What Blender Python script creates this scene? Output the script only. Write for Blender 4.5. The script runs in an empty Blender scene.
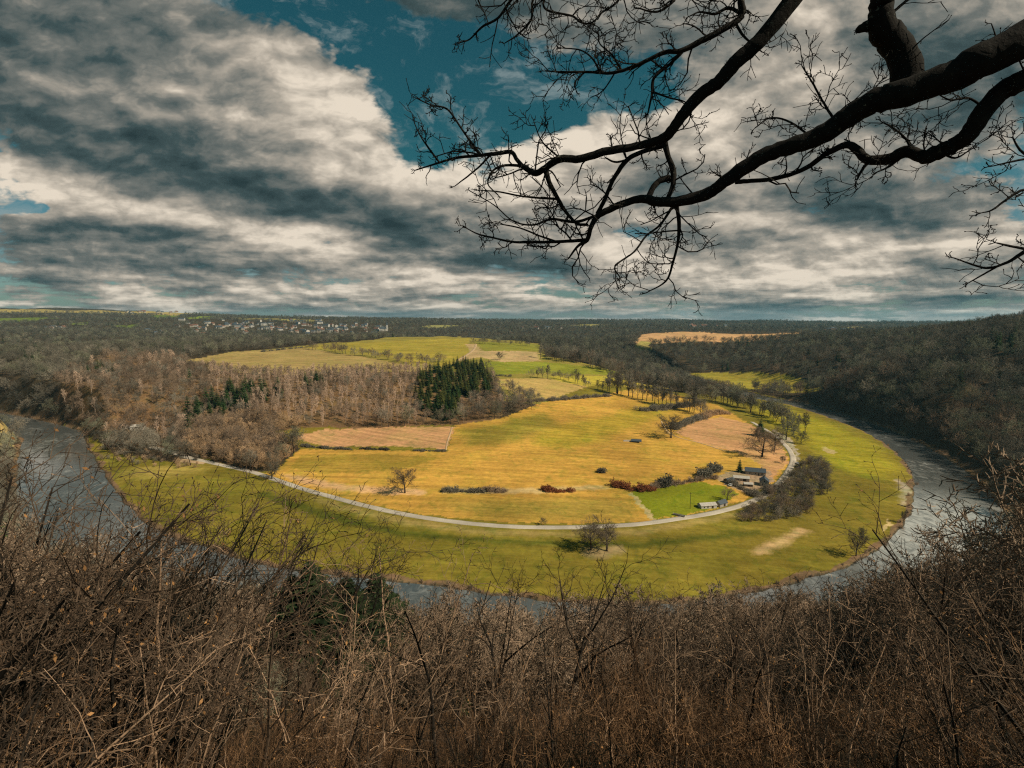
import bpy, math, random
import numpy as np
from mathutils import Vector, Matrix, Euler

PI = math.pi
SC = bpy.context.scene
COL = SC.collection
CAMZ = 120.0
F = 512.0                      # focal length in picture widths * 1024 (18 mm on a 36 mm sensor)
PITCH = math.atan(65.0 / 512.0)
CP, SP = math.cos(PITCH), math.sin(PITCH)
W0 = 1024
rng = np.random.default_rng(7)
R = random.Random(11)

# ------------------------------------------------------------------ camera geometry
def ray(px, py):
    """directions (unnormalised, forward depth 1) of photograph positions"""
    px = np.asarray(px, float); py = np.asarray(py, float)
    x = (px - 512) / F; v = (384 - py) / F
    return np.stack([x, CP + v * SP, -SP + v * CP], -1)

def at_z(px, py, z):
    d = ray(px, py)
    t = (z - CAMZ) / d[..., 2]
    return d * t[..., None] + np.array([0, 0, CAMZ])

def at_depth(px, py, dep):
    d = ray(px, py)
    return d * np.asarray(dep, float)[..., None] + np.array([0, 0, CAMZ])

def to_px(P):
    P = np.asarray(P, float) - np.array([0, 0, CAMZ])
    dep = P[..., 1] * CP - P[..., 2] * SP
    up = P[..., 1] * SP + P[..., 2] * CP
    dep = np.where(dep < 0.01, 0.01, dep)
    return 512 + F * P[..., 0] / dep, 384 - F * up / dep, dep

# ------------------------------------------------------------------ the river
def catmull(pts, n):
    pts = np.asarray(pts, float)
    p = np.vstack([2 * pts[0] - pts[1], pts, 2 * pts[-1] - pts[-2]])
    out = []
    for i in range(1, len(p) - 2):
        for k in range(n):
            t = k / n
            a, b, c, d = p[i - 1], p[i], p[i + 1], p[i + 2]
            out.append(0.5 * ((2 * b) + (c - a) * t + (2 * a - 5 * b + 4 * c - d) * t * t + (3 * b - a - 3 * c + d) * t ** 3))
    out.append(p[-2])
    return np.array(out)

BANK_PX = [(76, 430), (84, 440), (100, 468), (128, 508), (165, 535), (215, 552), (262, 566), (340, 577), (420, 585),
           (500, 597), (590, 606), (660, 606), (720, 599), (790, 585), (845, 568), (882, 548), (906, 522),
           (915, 495), (910, 468), (888, 446), (860, 430), (822, 415), (785, 404), (745, 396), (690, 380)]
BANK_W = [44, 46, 48, 50, 48, 46, 44, 43, 42, 42, 43, 45, 48, 52, 54, 52, 48, 43, 37, 32, 30, 30, 29, 28, 27]
_b = at_z(*np.array(BANK_PX, float).T, np.zeros(len(BANK_PX)))[:, :2]
_b = np.vstack([[(-900, 760), (-640, 640)], _b, [(350, 1180), (300, 1400), (200, 1600), (60, 1800)]])
_w = np.array([45, 44] + BANK_W + [27, 27, 27, 27], float)
INNER = catmull(_b, 8)
INNER = INNER + np.random.default_rng(3).normal(0, .55, INNER.shape)
RW = np.interp(np.arange(len(INNER)) / 8.0, np.arange(len(_w)), _w)
_t = np.gradient(INNER, axis=0); _t /= np.linalg.norm(_t, axis=1)[:, None]
_nrm = np.stack([_t[:, 1], -_t[:, 0]], -1)          # to the right of travel = outward (towards the camera side)
for _ in range(6):
    _nrm[1:-1] = (_nrm[:-2] + _nrm[1:-1] + _nrm[2:]) / 3
    _nrm /= np.linalg.norm(_nrm, axis=1)[:, None]
OUTER = INNER + _nrm * RW[:, None]
MID = INNER + _nrm * RW[:, None] * 0.5

def river_dist(x, y):
    """distance outside the water's edge (negative in the water)"""
    P = np.stack([x, y], -1).reshape(-1, 2)
    best = np.full(len(P), 1e9)
    for i in range(len(MID) - 1):
        a, b = MID[i], MID[i + 1]
        ab = b - a; L2 = ab @ ab
        t = np.clip(((P - a) @ ab) / L2, 0, 1)
        q = a + t[:, None] * ab
        h = (RW[i] * (1 - t) + RW[i + 1] * t) * 0.5
        d = np.hypot(P[:, 0] - q[:, 0], P[:, 1] - q[:, 1]) - h
        np.minimum(best, d, out=best)
    return best.reshape(np.shape(x))

# ------------------------------------------------------------------ the terrain
CTRL = []
for l in [
    # meadow just inside the water
    (112, 470, 2.5), (165, 522, 2.5), (262, 556, 2.5), (420, 576, 2.5), (512, 588, 2.5), (640, 596, 2.5), (715, 588, 2.5),
    (800, 572, 2.5), (850, 556, 2.5), (888, 530, 2.5), (900, 495, 2.5), (880, 460, 2.5), (850, 438, 2.5), (810, 418, 2.5),
    # along the lane
    (215, 464, 6), (270, 480, 6), (330, 500, 6), (400, 514, 6), (470, 523, 6), (550, 527, 6), (640, 525, 6), (720, 513, 6),
    (770, 492, 6.5), (792, 468, 7), (785, 450, 7.5), (755, 430, 8),
    # the field inside the loop
    (405, 492, 8), (480, 490, 8), (560, 490, 8), (640, 485, 8), (540, 460, 11), (640, 440, 12), (440, 470, 10), (300, 470, 8),
    (280, 445, 10), (440, 450, 13), (450, 430, 17), (340, 430, 15), (540, 400, 25), (600, 420, 17), (680, 430, 10.5),
    (660, 400, 15), (600, 390, 22), (540, 380, 31), (500, 415, 22), (470, 395, 31), (640, 385, 13), (740, 405, 5), (700, 392, 6),
    # lowland across the water
    (770, 381, 5), (740, 377, 5), (810, 388, 5), (700, 372, 5),
    # the crest
    (520, 350, 54), (440, 346, 57), (380, 346, 57), (320, 350, 55), (250, 355, 51), (200, 360, 48), (560, 352, 48), (595, 360, 38),
    (440, 337, 64), (360, 341, 62), (520, 343, 58),
    # the wood
    (300, 400, 34), (400, 382, 41), (300, 428, 18), (150, 400, 32), (110, 352, 64), (60, 395, 40), (200, 440, 12), (130, 436, 4),
    (200, 380, 44), (20, 400, 36),
    # right bank, foot of the wooded hill
    (975, 478, 6), (928, 452, 6), (880, 428, 6), (840, 411, 6), (800, 399, 6),
    (1000, 440, 20), (1000, 400, 38), (900, 400, 28), (900, 362, 60), (900, 344, 78), (800, 360, 42), (800, 345, 62),
    (700, 350, 42), (700, 341, 62), (950, 420, 22), (950, 380, 56), (860, 380, 40)]:
    p = at_z(l[0], l[1], np.array(l[2], float)); CTRL.append(p)
for l in [(1024, 327, 660), (960, 334, 760), (900, 337, 960), (850, 338, 1200), (800, 338, 1500), (1024, 330, 1000), (1024, 328, 1400), (960, 334, 1150), (1200, 324, 1000), (1000, 356, 570), (1150, 318, 560), (1300, 318, 480),
          (640, 337.0, 1900), (790, 337.0, 1800), (700, 332.0, 2300),
          (560, 345.0, 1900), (470, 341.0, 2050), (300, 341.0, 1750), (200, 341.0, 1500), (380, 334.0, 2350), (200, 334.0, 2300),
          (50, 336.0, 1700), (60, 350.0, 1350), (-60, 350.0, 1250), (50, 322.0, 2700), (200, 321.0, 3000), (300, 321.0, 3100), (400, 323.0, 3000),
          (500, 326.0, 3000), (600, 327.0, 2900), (760, 329.0, 2800), (900, 331.0, 2600), (-200, 330.0, 1900),
          (0, 310.0, 4600), (100, 310.0, 4700), (200, 315.0, 4700), (300, 319.0, 5000), (400, 320.0, 5000), (512, 321.5, 5200), (640, 321.0, 5000),
          (760, 322.0, 4800), (860, 323.5, 4600), (1000, 324.0, 4400), (1200, 321.0, 4000), (-200, 308.0, 4200), (-500, 308.0, 3500)]:
    CTRL.append(at_depth(l[0], l[1], np.array(l[2], float)))
for p in [(0, 0, 117.6), (0, 4, 114.6), (0, 12, 107.8), (0, 40, 83), (0, 80, 54), (0, 120, 24), (0, 155, 5),
          (-6, 6, 113), (-14, 10, 108.5), (-22, 28, 96), (8, 6, 113.5), (14, 10, 109), (24, 28, 97),
          (-60, 50, 84), (-110, 110, 40), (-150, 155, 12), (70, 60, 78), (120, 110, 40), (150, 150, 14),
          (-200, 90, 72), (-330, 190, 36), (-430, 330, 22), (-560, 450, 24), (-750, 560, 34), (-600, 300, 60), (-450, 120, 90),
          (220, 100, 82), (260, 190, 40), (345, 250, 22), (430, 230, 56), (420, 100, 92), (560, 280, 88),
          (0, -20, 120), (0, -200, 124), (-300, -200, 124), (300, -200, 126), (0, -1500, 130), (-2000, -1000, 130), (2000, -1000, 140),
          (-2500, 800, 150), (2500, 900, 125), (0, -6000, 150), (-6000, -2000, 160), (6000, -2000, 160), (-7000, 3000, 180),
          (7000, 3000, 160), (0, 9000, 60), (-5000, 8500, 60), (5000, 8500, 60), (9000, 6000, 60), (-9000, 6000, 90)]:
    CTRL.append(np.array(p, float))
CTRL = np.array(CTRL)
_S = 1000.0
def _fit():
    X = CTRL[:, :2] / _S; n = len(X)
    D = np.hypot(X[:, None, 0] - X[None, :, 0], X[:, None, 1] - X[None, :, 1])
    A = np.zeros((n + 3, n + 3)); A[:n, :n] = np.sqrt(D * D + 0.0004) + np.eye(n) * -0.0008
    A[:n, n] = 1; A[:n, n + 1:] = X; A[n, :n] = 1; A[n + 1:, :n] = X.T
    b = np.zeros(n + 3); b[:n] = CTRL[:, 2]
    return np.linalg.solve(A, b)
_wt = _fit()

def sstep(a, b, x):
    t = np.clip((x - a) / (b - a), 0, 1); return t * t * (3 - 2 * t)

def rbf(x, y):
    P = np.stack([x, y], -1).reshape(-1, 2) / _S
    out = np.empty(len(P)); X = CTRL[:, :2] / _S; n = len(X)
    for s in range(0, len(P), 20000):
        q = P[s:s + 20000]
        D2 = (q[:, None, 0] - X[None, :, 0]) ** 2 + (q[:, None, 1] - X[None, :, 1]) ** 2 + 0.0004
        out[s:s + 20000] = np.sqrt(D2) @ _wt[:n] + _wt[n] + q @ _wt[n + 1:]
    return out.reshape(np.shape(x))

_ph = [(rng.uniform(0, 6.28), rng.uniform(0, 6.28), a) for a in rng.uniform(0, 6.28, 6)]
def swell(x, y):
    r = np.hypot(x, y); z = 0
    for k, (p1, p2, a) in enumerate(_ph):
        wl = [55, 90, 160, 300, 520, 900][k]; amp = [0.5, 0.8, 1.6, 4, 7, 10][k]
        lim = sstep(wl * 2.0, wl * 9, r)
        z = z + amp * lim * np.sin((x * math.cos(a) + y * math.sin(a)) / wl * 6.28 + p1 + 0.8 * np.sin((x * math.sin(a) - y * math.cos(a)) / wl * 4 + p2))
    return z

def terrain(x, y, rd=None):
    x = np.asarray(x, float); y = np.asarray(y, float)
    if rd is None: rd = river_dist(x, y)
    r = np.hypot(x, y)
    z = rbf(x, y)
    z = z + swell(x, y) * np.clip(np.abs(z) / 60, 0.04, 1) * sstep(900, 2000, r + z * 3) * (1 - sstep(.45, .6, x / (r + 1)) * (1 - sstep(1500, 2600, r)))
    z = np.maximum(z, 1.3 + 0.3 * np.sin(x * 0.11) * np.sin(y * 0.07))
    k = sstep(0.0, 5.0, rd)
    bank = 0.9 + 0.35 * np.sin(x * 0.31 + y * 0.17)
    z = np.where(rd < 22, bank + (z - bank) * sstep(1.0, 22, rd), z)
    z = np.where(rd < 2.0, -1.6 + (z + 1.6) * sstep(-2.5, 1.8, rd), z)
    return z

# the ground as a polar net round the viewpoint, finest where it is looked at
AZ = np.radians(np.concatenate([np.linspace(-180, -62, 60)[:-1], np.linspace(-62, -48, 50)[:-1], np.linspace(-48, 48, 880)[:-1],
                                np.linspace(48, 62, 50)[:-1], np.linspace(62, 180, 60)[:-1]]))
RR_ = np.concatenate([[0.6, 1.2, 2.0], np.geomspace(2.6, 150, 95)[:-1], np.geomspace(150, 1000, 330)[:-1], np.geomspace(1000, 9000, 210)])
_A, _R = np.meshgrid(AZ, RR_)
GX = _R * np.sin(_A); GY = _R * np.cos(_A)
GRD = np.full(GX.shape, 9999.0); _k = (np.hypot(GX, GY) < 2100) & (GY > -50); GRD[_k] = river_dist(GX[_k], GY[_k])
ZG = terrain(GX, GY, GRD)

def gz(x, y, G=None):
    """ground height read off the net"""
    G = ZG if G is None else G
    x = np.asarray(x, float); y = np.asarray(y, float)
    a = np.arctan2(x, y); r = np.clip(np.hypot(x, y), RR_[0], RR_[-1] - 1)
    ia = np.clip(np.searchsorted(AZ, a) - 1, 0, len(AZ) - 2); ir = np.clip(np.searchsorted(RR_, r) - 1, 0, len(RR_) - 2)
    fa = np.clip((a - AZ[ia]) / (AZ[ia + 1] - AZ[ia]), 0, 1); fr = (r - RR_[ir]) / (RR_[ir + 1] - RR_[ir])
    return (G[ir, ia] * (1 - fr) + G[ir + 1, ia] * fr) * (1 - fa) + (G[ir, ia + 1] * (1 - fr) + G[ir + 1, ia + 1] * fr) * fa

def hit(px, py, tmax=9000):
    """where the sight line through a photograph position first meets the terrain"""
    px = np.atleast_1d(np.asarray(px, float)); py = np.atleast_1d(np.asarray(py, float))
    d = ray(px, py); o = np.array([0, 0, CAMZ])
    ts = np.concatenate([np.linspace(5, 150, 50), np.geomspace(152, tmax, 420)])
    lo = np.zeros(len(px)); done = np.zeros(len(px), bool); hi = np.full(len(px), float(tmax)); prev = 5.0
    for t in ts:
        P = o + d * t
        below = (P[:, 2] < gz(P[:, 0], P[:, 1])) & ~done
        lo[below] = prev; hi[below] = t; done |= below; prev = t
        if done.all(): break
    for _ in range(14):
        m = (lo + hi) / 2; P = o + d * m[:, None]
        b = P[:, 2] < gz(P[:, 0], P[:, 1])
        hi = np.where(b, m, hi); lo = np.where(b, lo, m)
    P = o + d * hi[:, None]
    P[:, 2] = gz(P[:, 0], P[:, 1])
    return P

def in_poly(x, y, poly):
    x = np.asarray(x); y = np.asarray(y); c = np.zeros(x.shape, bool)
    n = len(poly)
    for i in range(n):
        x1, y1 = poly[i][:2]; x2, y2 = poly[(i + 1) % n][:2]
        if y1 == y2: continue
        k = ((y1 > y) != (y2 > y)) & (x < (x2 - x1) * (y - y1) / (y2 - y1) + x1)
        c ^= k
    return c

# ------------------------------------------------------------------ mesh and scene helpers
def tag(o, label=None, cat=None, group=None, kind=None):
    if label: o['label'] = label
    if cat: o['category'] = cat
    if group: o['group'] = group
    if kind: o['kind'] = kind
    return o

def np_mesh(name, V, Q, mats=(), smooth=False, fmat=None):
    """mesh from vertices and a face array (n,4) or (n,3); quads with last index -1 are triangles"""
    me = bpy.data.meshes.new(name)
    V = np.ascontiguousarray(V, dtype=np.float32); Q = np.asarray(Q, dtype=np.int32)
    if Q.ndim == 2 and Q.shape[1] == 4:
        tri = Q[:, 3] < 0
        tot = np.where(tri, 3, 4)
        loops = Q.reshape(-1)[(Q >= 0).reshape(-1)]
    else:
        tot = np.full(len(Q), Q.shape[1]); loops = Q.reshape(-1)
    me.vertices.add(len(V)); me.vertices.foreach_set('co', V.reshape(-1))
    me.loops.add(len(loops)); me.loops.foreach_set('vertex_index', loops.astype(np.int32))
    me.polygons.add(len(tot))
    st = np.concatenate([[0], np.cumsum(tot)[:-1]]).astype(np.int32)
    me.polygons.foreach_set('loop_start', st)
    try: me.polygons.foreach_set('loop_total', tot.astype(np.int32))
    except Exception: pass
    for m in mats: me.materials.append(m)
    if fmat is not None: me.polygons.foreach_set('material_index', np.asarray(fmat, np.int32))
    me.polygons.foreach_set('use_smooth', np.full(len(tot), bool(smooth)))
    me.update(calc_edges=True)
    return me

def link(name, data, parent=None, loc=None, rot=None, scale=None):
    o = bpy.data.objects.new(name, data); COL.objects.link(o)
    if parent: o.parent = parent
    if loc is not None: o.location = loc
    if rot is not None: o.rotation_euler = rot
    if scale is not None: o.scale = (scale,) * 3 if not hasattr(scale, '__len__') else scale
    return o

class MB:
    """collects tubes, boxes, leaves and prisms into one mesh"""
    def __init__(s): s.V = []; s.Q = []; s.M = []; s.n = 0; s.T = {}
    def add(s, V, Q, m=0):
        V = np.asarray(V, float); Q = np.asarray(Q, int)
        if Q.shape[1] == 3: Q = np.hstack([Q, np.full((len(Q), 1), -1)])
        s.V.append(V); s.Q.append(np.where(Q >= 0, Q + s.n, -1)); s.M.append(np.full(len(Q), m)); s.n += len(V)
    def tube(s, pts, rad, sides=5, m=0, cap=False):
        s.T.setdefault((len(pts), sides, m, cap), []).append((pts, rad))
    def flush(s):
        """turn the tubes asked for so far into faces, all of one size at once"""
        for (n, sides, m, cap), L in s.T.items():
            P = np.array([np.asarray(p, float) for p, r in L]); Rd = np.array([np.asarray(r, float) for p, r in L]); B = len(L)
            t = np.empty_like(P); t[:, 1:-1] = P[:, 2:] - P[:, :-2]; t[:, 0] = P[:, 1] - P[:, 0]; t[:, -1] = P[:, -1] - P[:, -2]
            t /= np.linalg.norm(t, axis=2)[..., None] + 1e-9
            ref = np.where((np.abs(t[..., 2]).mean(1) < .8)[:, None], np.array([[.31, .17, .93]]), np.array([[.9, .3, .1]]))
            u = np.cross(t, ref[:, None]); u /= np.linalg.norm(u, axis=2)[..., None] + 1e-9
            w = np.cross(t, u); a = np.arange(sides) * 2 * PI / sides
            V = P[:, :, None] + Rd[:, :, None, None] * (np.cos(a)[:, None] * u[:, :, None] + np.sin(a)[:, None] * w[:, :, None])
            i = np.arange(n - 1)[:, None] * sides; j = np.arange(sides)[None]; k = (j + 1) % sides
            Q = np.stack([i + j, i + k, i + sides + k, i + sides + j], -1).reshape(-1, 4)
            if cap: e = (n - 1) * sides; Q = np.vstack([Q, [[e, e + q, e + q + 1, -1] for q in range(1, sides - 1)]])
            off = (np.arange(B) * n * sides)[:, None, None]
            s.add(V.reshape(-1, 3), np.where(Q[None] >= 0, Q[None] + off, -1).reshape(-1, 4), m)
        s.T = {}; return s
    def fit(s, f):
        s.flush(); s.V = [v * f for v in s.V]; return s
    def top(s): s.flush(); return max(v[:, 2].max() for v in s.V)
    def box(s, c, size, rz=0, m=0, taper=1.0):
        sx, sy, sz = size[0] / 2, size[1] / 2, size[2]
        b = np.array([(-sx, -sy, 0), (sx, -sy, 0), (sx, sy, 0), (-sx, sy, 0), (-sx * taper, -sy * taper, sz), (sx * taper, -sy * taper, sz), (sx * taper, sy * taper, sz), (-sx * taper, sy * taper, sz)])
        ca, sa = math.cos(rz), math.sin(rz)
        b = np.stack([b[:, 0] * ca - b[:, 1] * sa, b[:, 0] * sa + b[:, 1] * ca, b[:, 2]], -1) + np.asarray(c, float)
        s.add(b, [(0, 1, 5, 4), (1, 2, 6, 5), (2, 3, 7, 6), (3, 0, 4, 7), (4, 5, 6, 7), (3, 2, 1, 0)], m)
    def leaf(s, p, d, size, m=0, width=0.45):
        d = Vector(d).normalized(); u = d.cross(Vector((R.gauss(0, 1), R.gauss(0, 1), R.gauss(0, 1)))).normalized(); p = Vector(p)
        s.add([p, p + d * size * .5 + u * size * width * .5, p + d * size, p + d * size * .5 - u * size * width * .5], [(0, 1, 2, 3)], m)
    def mesh(s, name, mats, smooth=False):
        s.flush()
        return np_mesh(name, np.vstack(s.V), np.vstack(s.Q), mats, smooth, np.concatenate(s.M))
    def arrays(s): s.flush(); return np.vstack(s.V), np.vstack(s.Q), np.concatenate(s.M)

# ------------------------------------------------------------------ materials
def new_mat(name):
    m = bpy.data.materials.new(name); m.use_nodes = True
    nt = m.node_tree; nt.nodes.clear()
    out = nt.nodes.new('ShaderNodeOutputMaterial')
    return m, nt, out

def ramp(nt, fac, stops):
    r = nt.nodes.new('ShaderNodeValToRGB'); nt.links.new(fac, r.inputs['Fac'])
    while len(r.color_ramp.elements) < len(stops): r.color_ramp.elements.new(0.5)
    for e, (p, c) in zip(r.color_ramp.elements, stops):
        e.position = p; e.color = (*c, 1) if len(c) == 3 else c
    return r.outputs['Color']

def noise(nt, vec, scale, detail=4, rough=0.55, dist=0.0, out='Fac'):
    n = nt.nodes.new('ShaderNodeTexNoise'); n.inputs['Scale'].default_value = scale
    n.inputs['Detail'].default_value = detail; n.inputs['Roughness'].default_value = rough; n.inputs['Distortion'].default_value = dist
    if vec is not None: nt.links.new(vec, n.inputs['Vector'])
    return n.outputs[out]

def mapping(nt, vec, scale=(1, 1, 1), rot=(0, 0, 0), loc=(0, 0, 0)):
    n = nt.nodes.new('ShaderNodeMapping'); n.inputs['Scale'].default_value = scale
    n.inputs['Rotation'].default_value = rot; n.inputs['Location'].default_value = loc
    nt.links.new(vec, n.inputs['Vector']); return n.outputs['Vector']

def mix(nt, a, b, fac, mode='MIX'):
    n = nt.nodes.new('ShaderNodeMix'); n.data_type = 'RGBA'; n.blend_type = mode
    for v, s in ((a, n.inputs['A']), (b, n.inputs['B']), (fac, n.inputs['Factor'])):
        if isinstance(v, (int, float)):
            s.default_value = v if s.type == 'VALUE' else (v, v, v, 1)
        elif isinstance(v, (tuple, list)): s.default_value = (*v, 1) if len(v) == 3 else v
        else: nt.links.new(v, s)
    return n.outputs['Result']

def math_n(nt, op, a, b=None, c=None, clamp=False):
    n = nt.nodes.new('ShaderNodeMath'); n.operation = op; n.use_clamp = clamp
    for i, v in enumerate((a, b, c)):
        if v is None: continue
        if isinstance(v, (int, float)): n.inputs[i].default_value = v
        else: nt.links.new(v, n.inputs[i])
    return n.outputs[0]

def maprange(nt, v, a, b, c, d, smooth=True):
    n = nt.nodes.new('ShaderNodeMapRange'); n.interpolation_type = 'SMOOTHSTEP' if smooth else 'LINEAR'
    nt.links.new(v, n.inputs[0])
    for i, q in enumerate((a, b, c, d)): n.inputs[i + 1].default_value = q
    return n.outputs[0]

def diffuse(nt, out, col, rough=0.9, spec=0.15, bump=None, bstr=0.3, bdist=0.02):
    b = nt.nodes.new('ShaderNodeBsdfPrincipled')
    if isinstance(col, (tuple, list)): b.inputs['Base Color'].default_value = (*col, 1)
    else: nt.links.new(col, b.inputs['Base Color'])
    b.inputs['Roughness'].default_value = rough; b.inputs['Specular IOR Level'].default_value = spec
    if bump is not None:
        n = nt.nodes.new('ShaderNodeBump'); n.inputs['Strength'].default_value = bstr; n.inputs['Distance'].default_value = bdist
        nt.links.new(bump, n.inputs['Height']); nt.links.new(n.outputs['Normal'], b.inputs['Normal'])
    nt.links.new(b.outputs[0], out.inputs['Surface']); return b

def obj_random(nt):
    return nt.nodes.new('ShaderNodeObjectInfo').outputs['Random']

def bark(name, c1, c2, scale=3.0, vary=0.45, spec=0.1, bstr=0.0):
    """mottled bark or twig colour that differs a little from plant to plant"""
    m, nt, out = new_mat(name)
    tc = nt.nodes.new('ShaderNodeTexCoord').outputs['Object']
    n = noise(nt, tc, scale, 5, 0.65)
    c = ramp(nt, n, [(0.32, c1), (0.68, c2)])
    r = maprange(nt, obj_random(nt), 0, 1, 1 - vary, 1 + vary, False)
    c = mix(nt, c, r, 1.0, 'MULTIPLY')
    diffuse(nt, out, c, 0.9, spec, n if bstr else None, bstr, 0.02)
    return m

def plain(name, col, rough=0.8, spec=0.2, n_amt=0.25, scale=2.0):
    m, nt, out = new_mat(name)
    tc = nt.nodes.new('ShaderNodeTexCoord').outputs['Object']
    n = noise(nt, tc, scale, 5, 0.6)
    lo = tuple(v * (1 - n_amt) for v in col); hi = tuple(min(1, v * (1 + n_amt)) for v in col)
    c = ramp(nt, n, [(0.3, lo), (0.7, hi)])
    diffuse(nt, out, c, rough, spec)
    return m

def ground_mat(name, streak=None, big=0.25, fine=0.3, sc=0.35, litter=None):
    """the colour painted by land use in the mesh, broken up by blades, tufts and mowing"""
    m, nt, out = new_mat(name)
    a = nt.nodes.new('ShaderNodeVertexColor'); a.layer_name = 'land'
    pos = nt.nodes.new('ShaderNodeNewGeometry').outputs['Position']
    c = a.outputs['Color']
    n1 = noise(nt, pos, 0.018, 5, 0.6, 0.6)
    c = mix(nt, c, maprange(nt, n1, 0.3, 0.7, 1 - big, 1 + big), 1.0, 'MULTIPLY')
    hue = noise(nt, mapping(nt, pos, (1, 1, 1), (0, 0, 0.5), (40, 9, 0)), 0.03, 6, 0.65)
    c = mix(nt, c, mix(nt, c, (0.92, 1.0, 0.9), 1.0, 'MULTIPLY'), maprange(nt, hue, 0.45, 0.62, 0, 1))
    n2 = noise(nt, pos, sc, 6, 0.7)
    c = mix(nt, c, maprange(nt, n2, 0.25, 0.75, 1 - fine, 1 + fine), 1.0, 'MULTIPLY')
    n5 = noise(nt, mapping(nt, pos, (1, 1, 1), (0, 0, 0), (17, 3, 0)), 0.09, 7, 0.72, 1.0)
    c = mix(nt, c, mix(nt, c, (0.66, 0.82, 0.7), 1.0, 'MULTIPLY'), maprange(nt, n5, 0.48, 0.66, 0, .9))
    if streak is not None:
        v = mapping(nt, mapping(nt, pos, (1, 1, 1), (0, 0, streak)), (0.012, 0.2, 0.2))
        n3 = noise(nt, v, 1.0, 5, 0.7, 0.3)
        n6 = noise(nt, mapping(nt, mapping(nt, pos, (1, 1, 1), (0, 0, streak + .05)), (0.004, 0.30, 0.2)), 1.0, 3, .6)
        c = mix(nt, c, maprange(nt, n6, .35, .65, .90, 1.08), 1.0, 'MULTIPLY')
        c = mix(nt, c, maprange(nt, n3, 0.35, 0.65, 0.84, 1.12), 1.0, 'MULTIPLY')
    if litter:
        n4 = noise(nt, pos, 1.7, 6, 0.75)
        c = mix(nt, c, litter, maprange(nt, n4, 0.5, 0.68, 0, 0.8))
    diffuse(nt, out, c, 1.0, 0.05, n2, 0.5, 0.3)
    return m
# ------------------------------------------------------------------ land use
INN_PX = BANK_PX
SOFT = {}
def wpoly(px):
    p = np.array(px, float); return hit(p[:, 0], p[:, 1])[:, :2]

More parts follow.
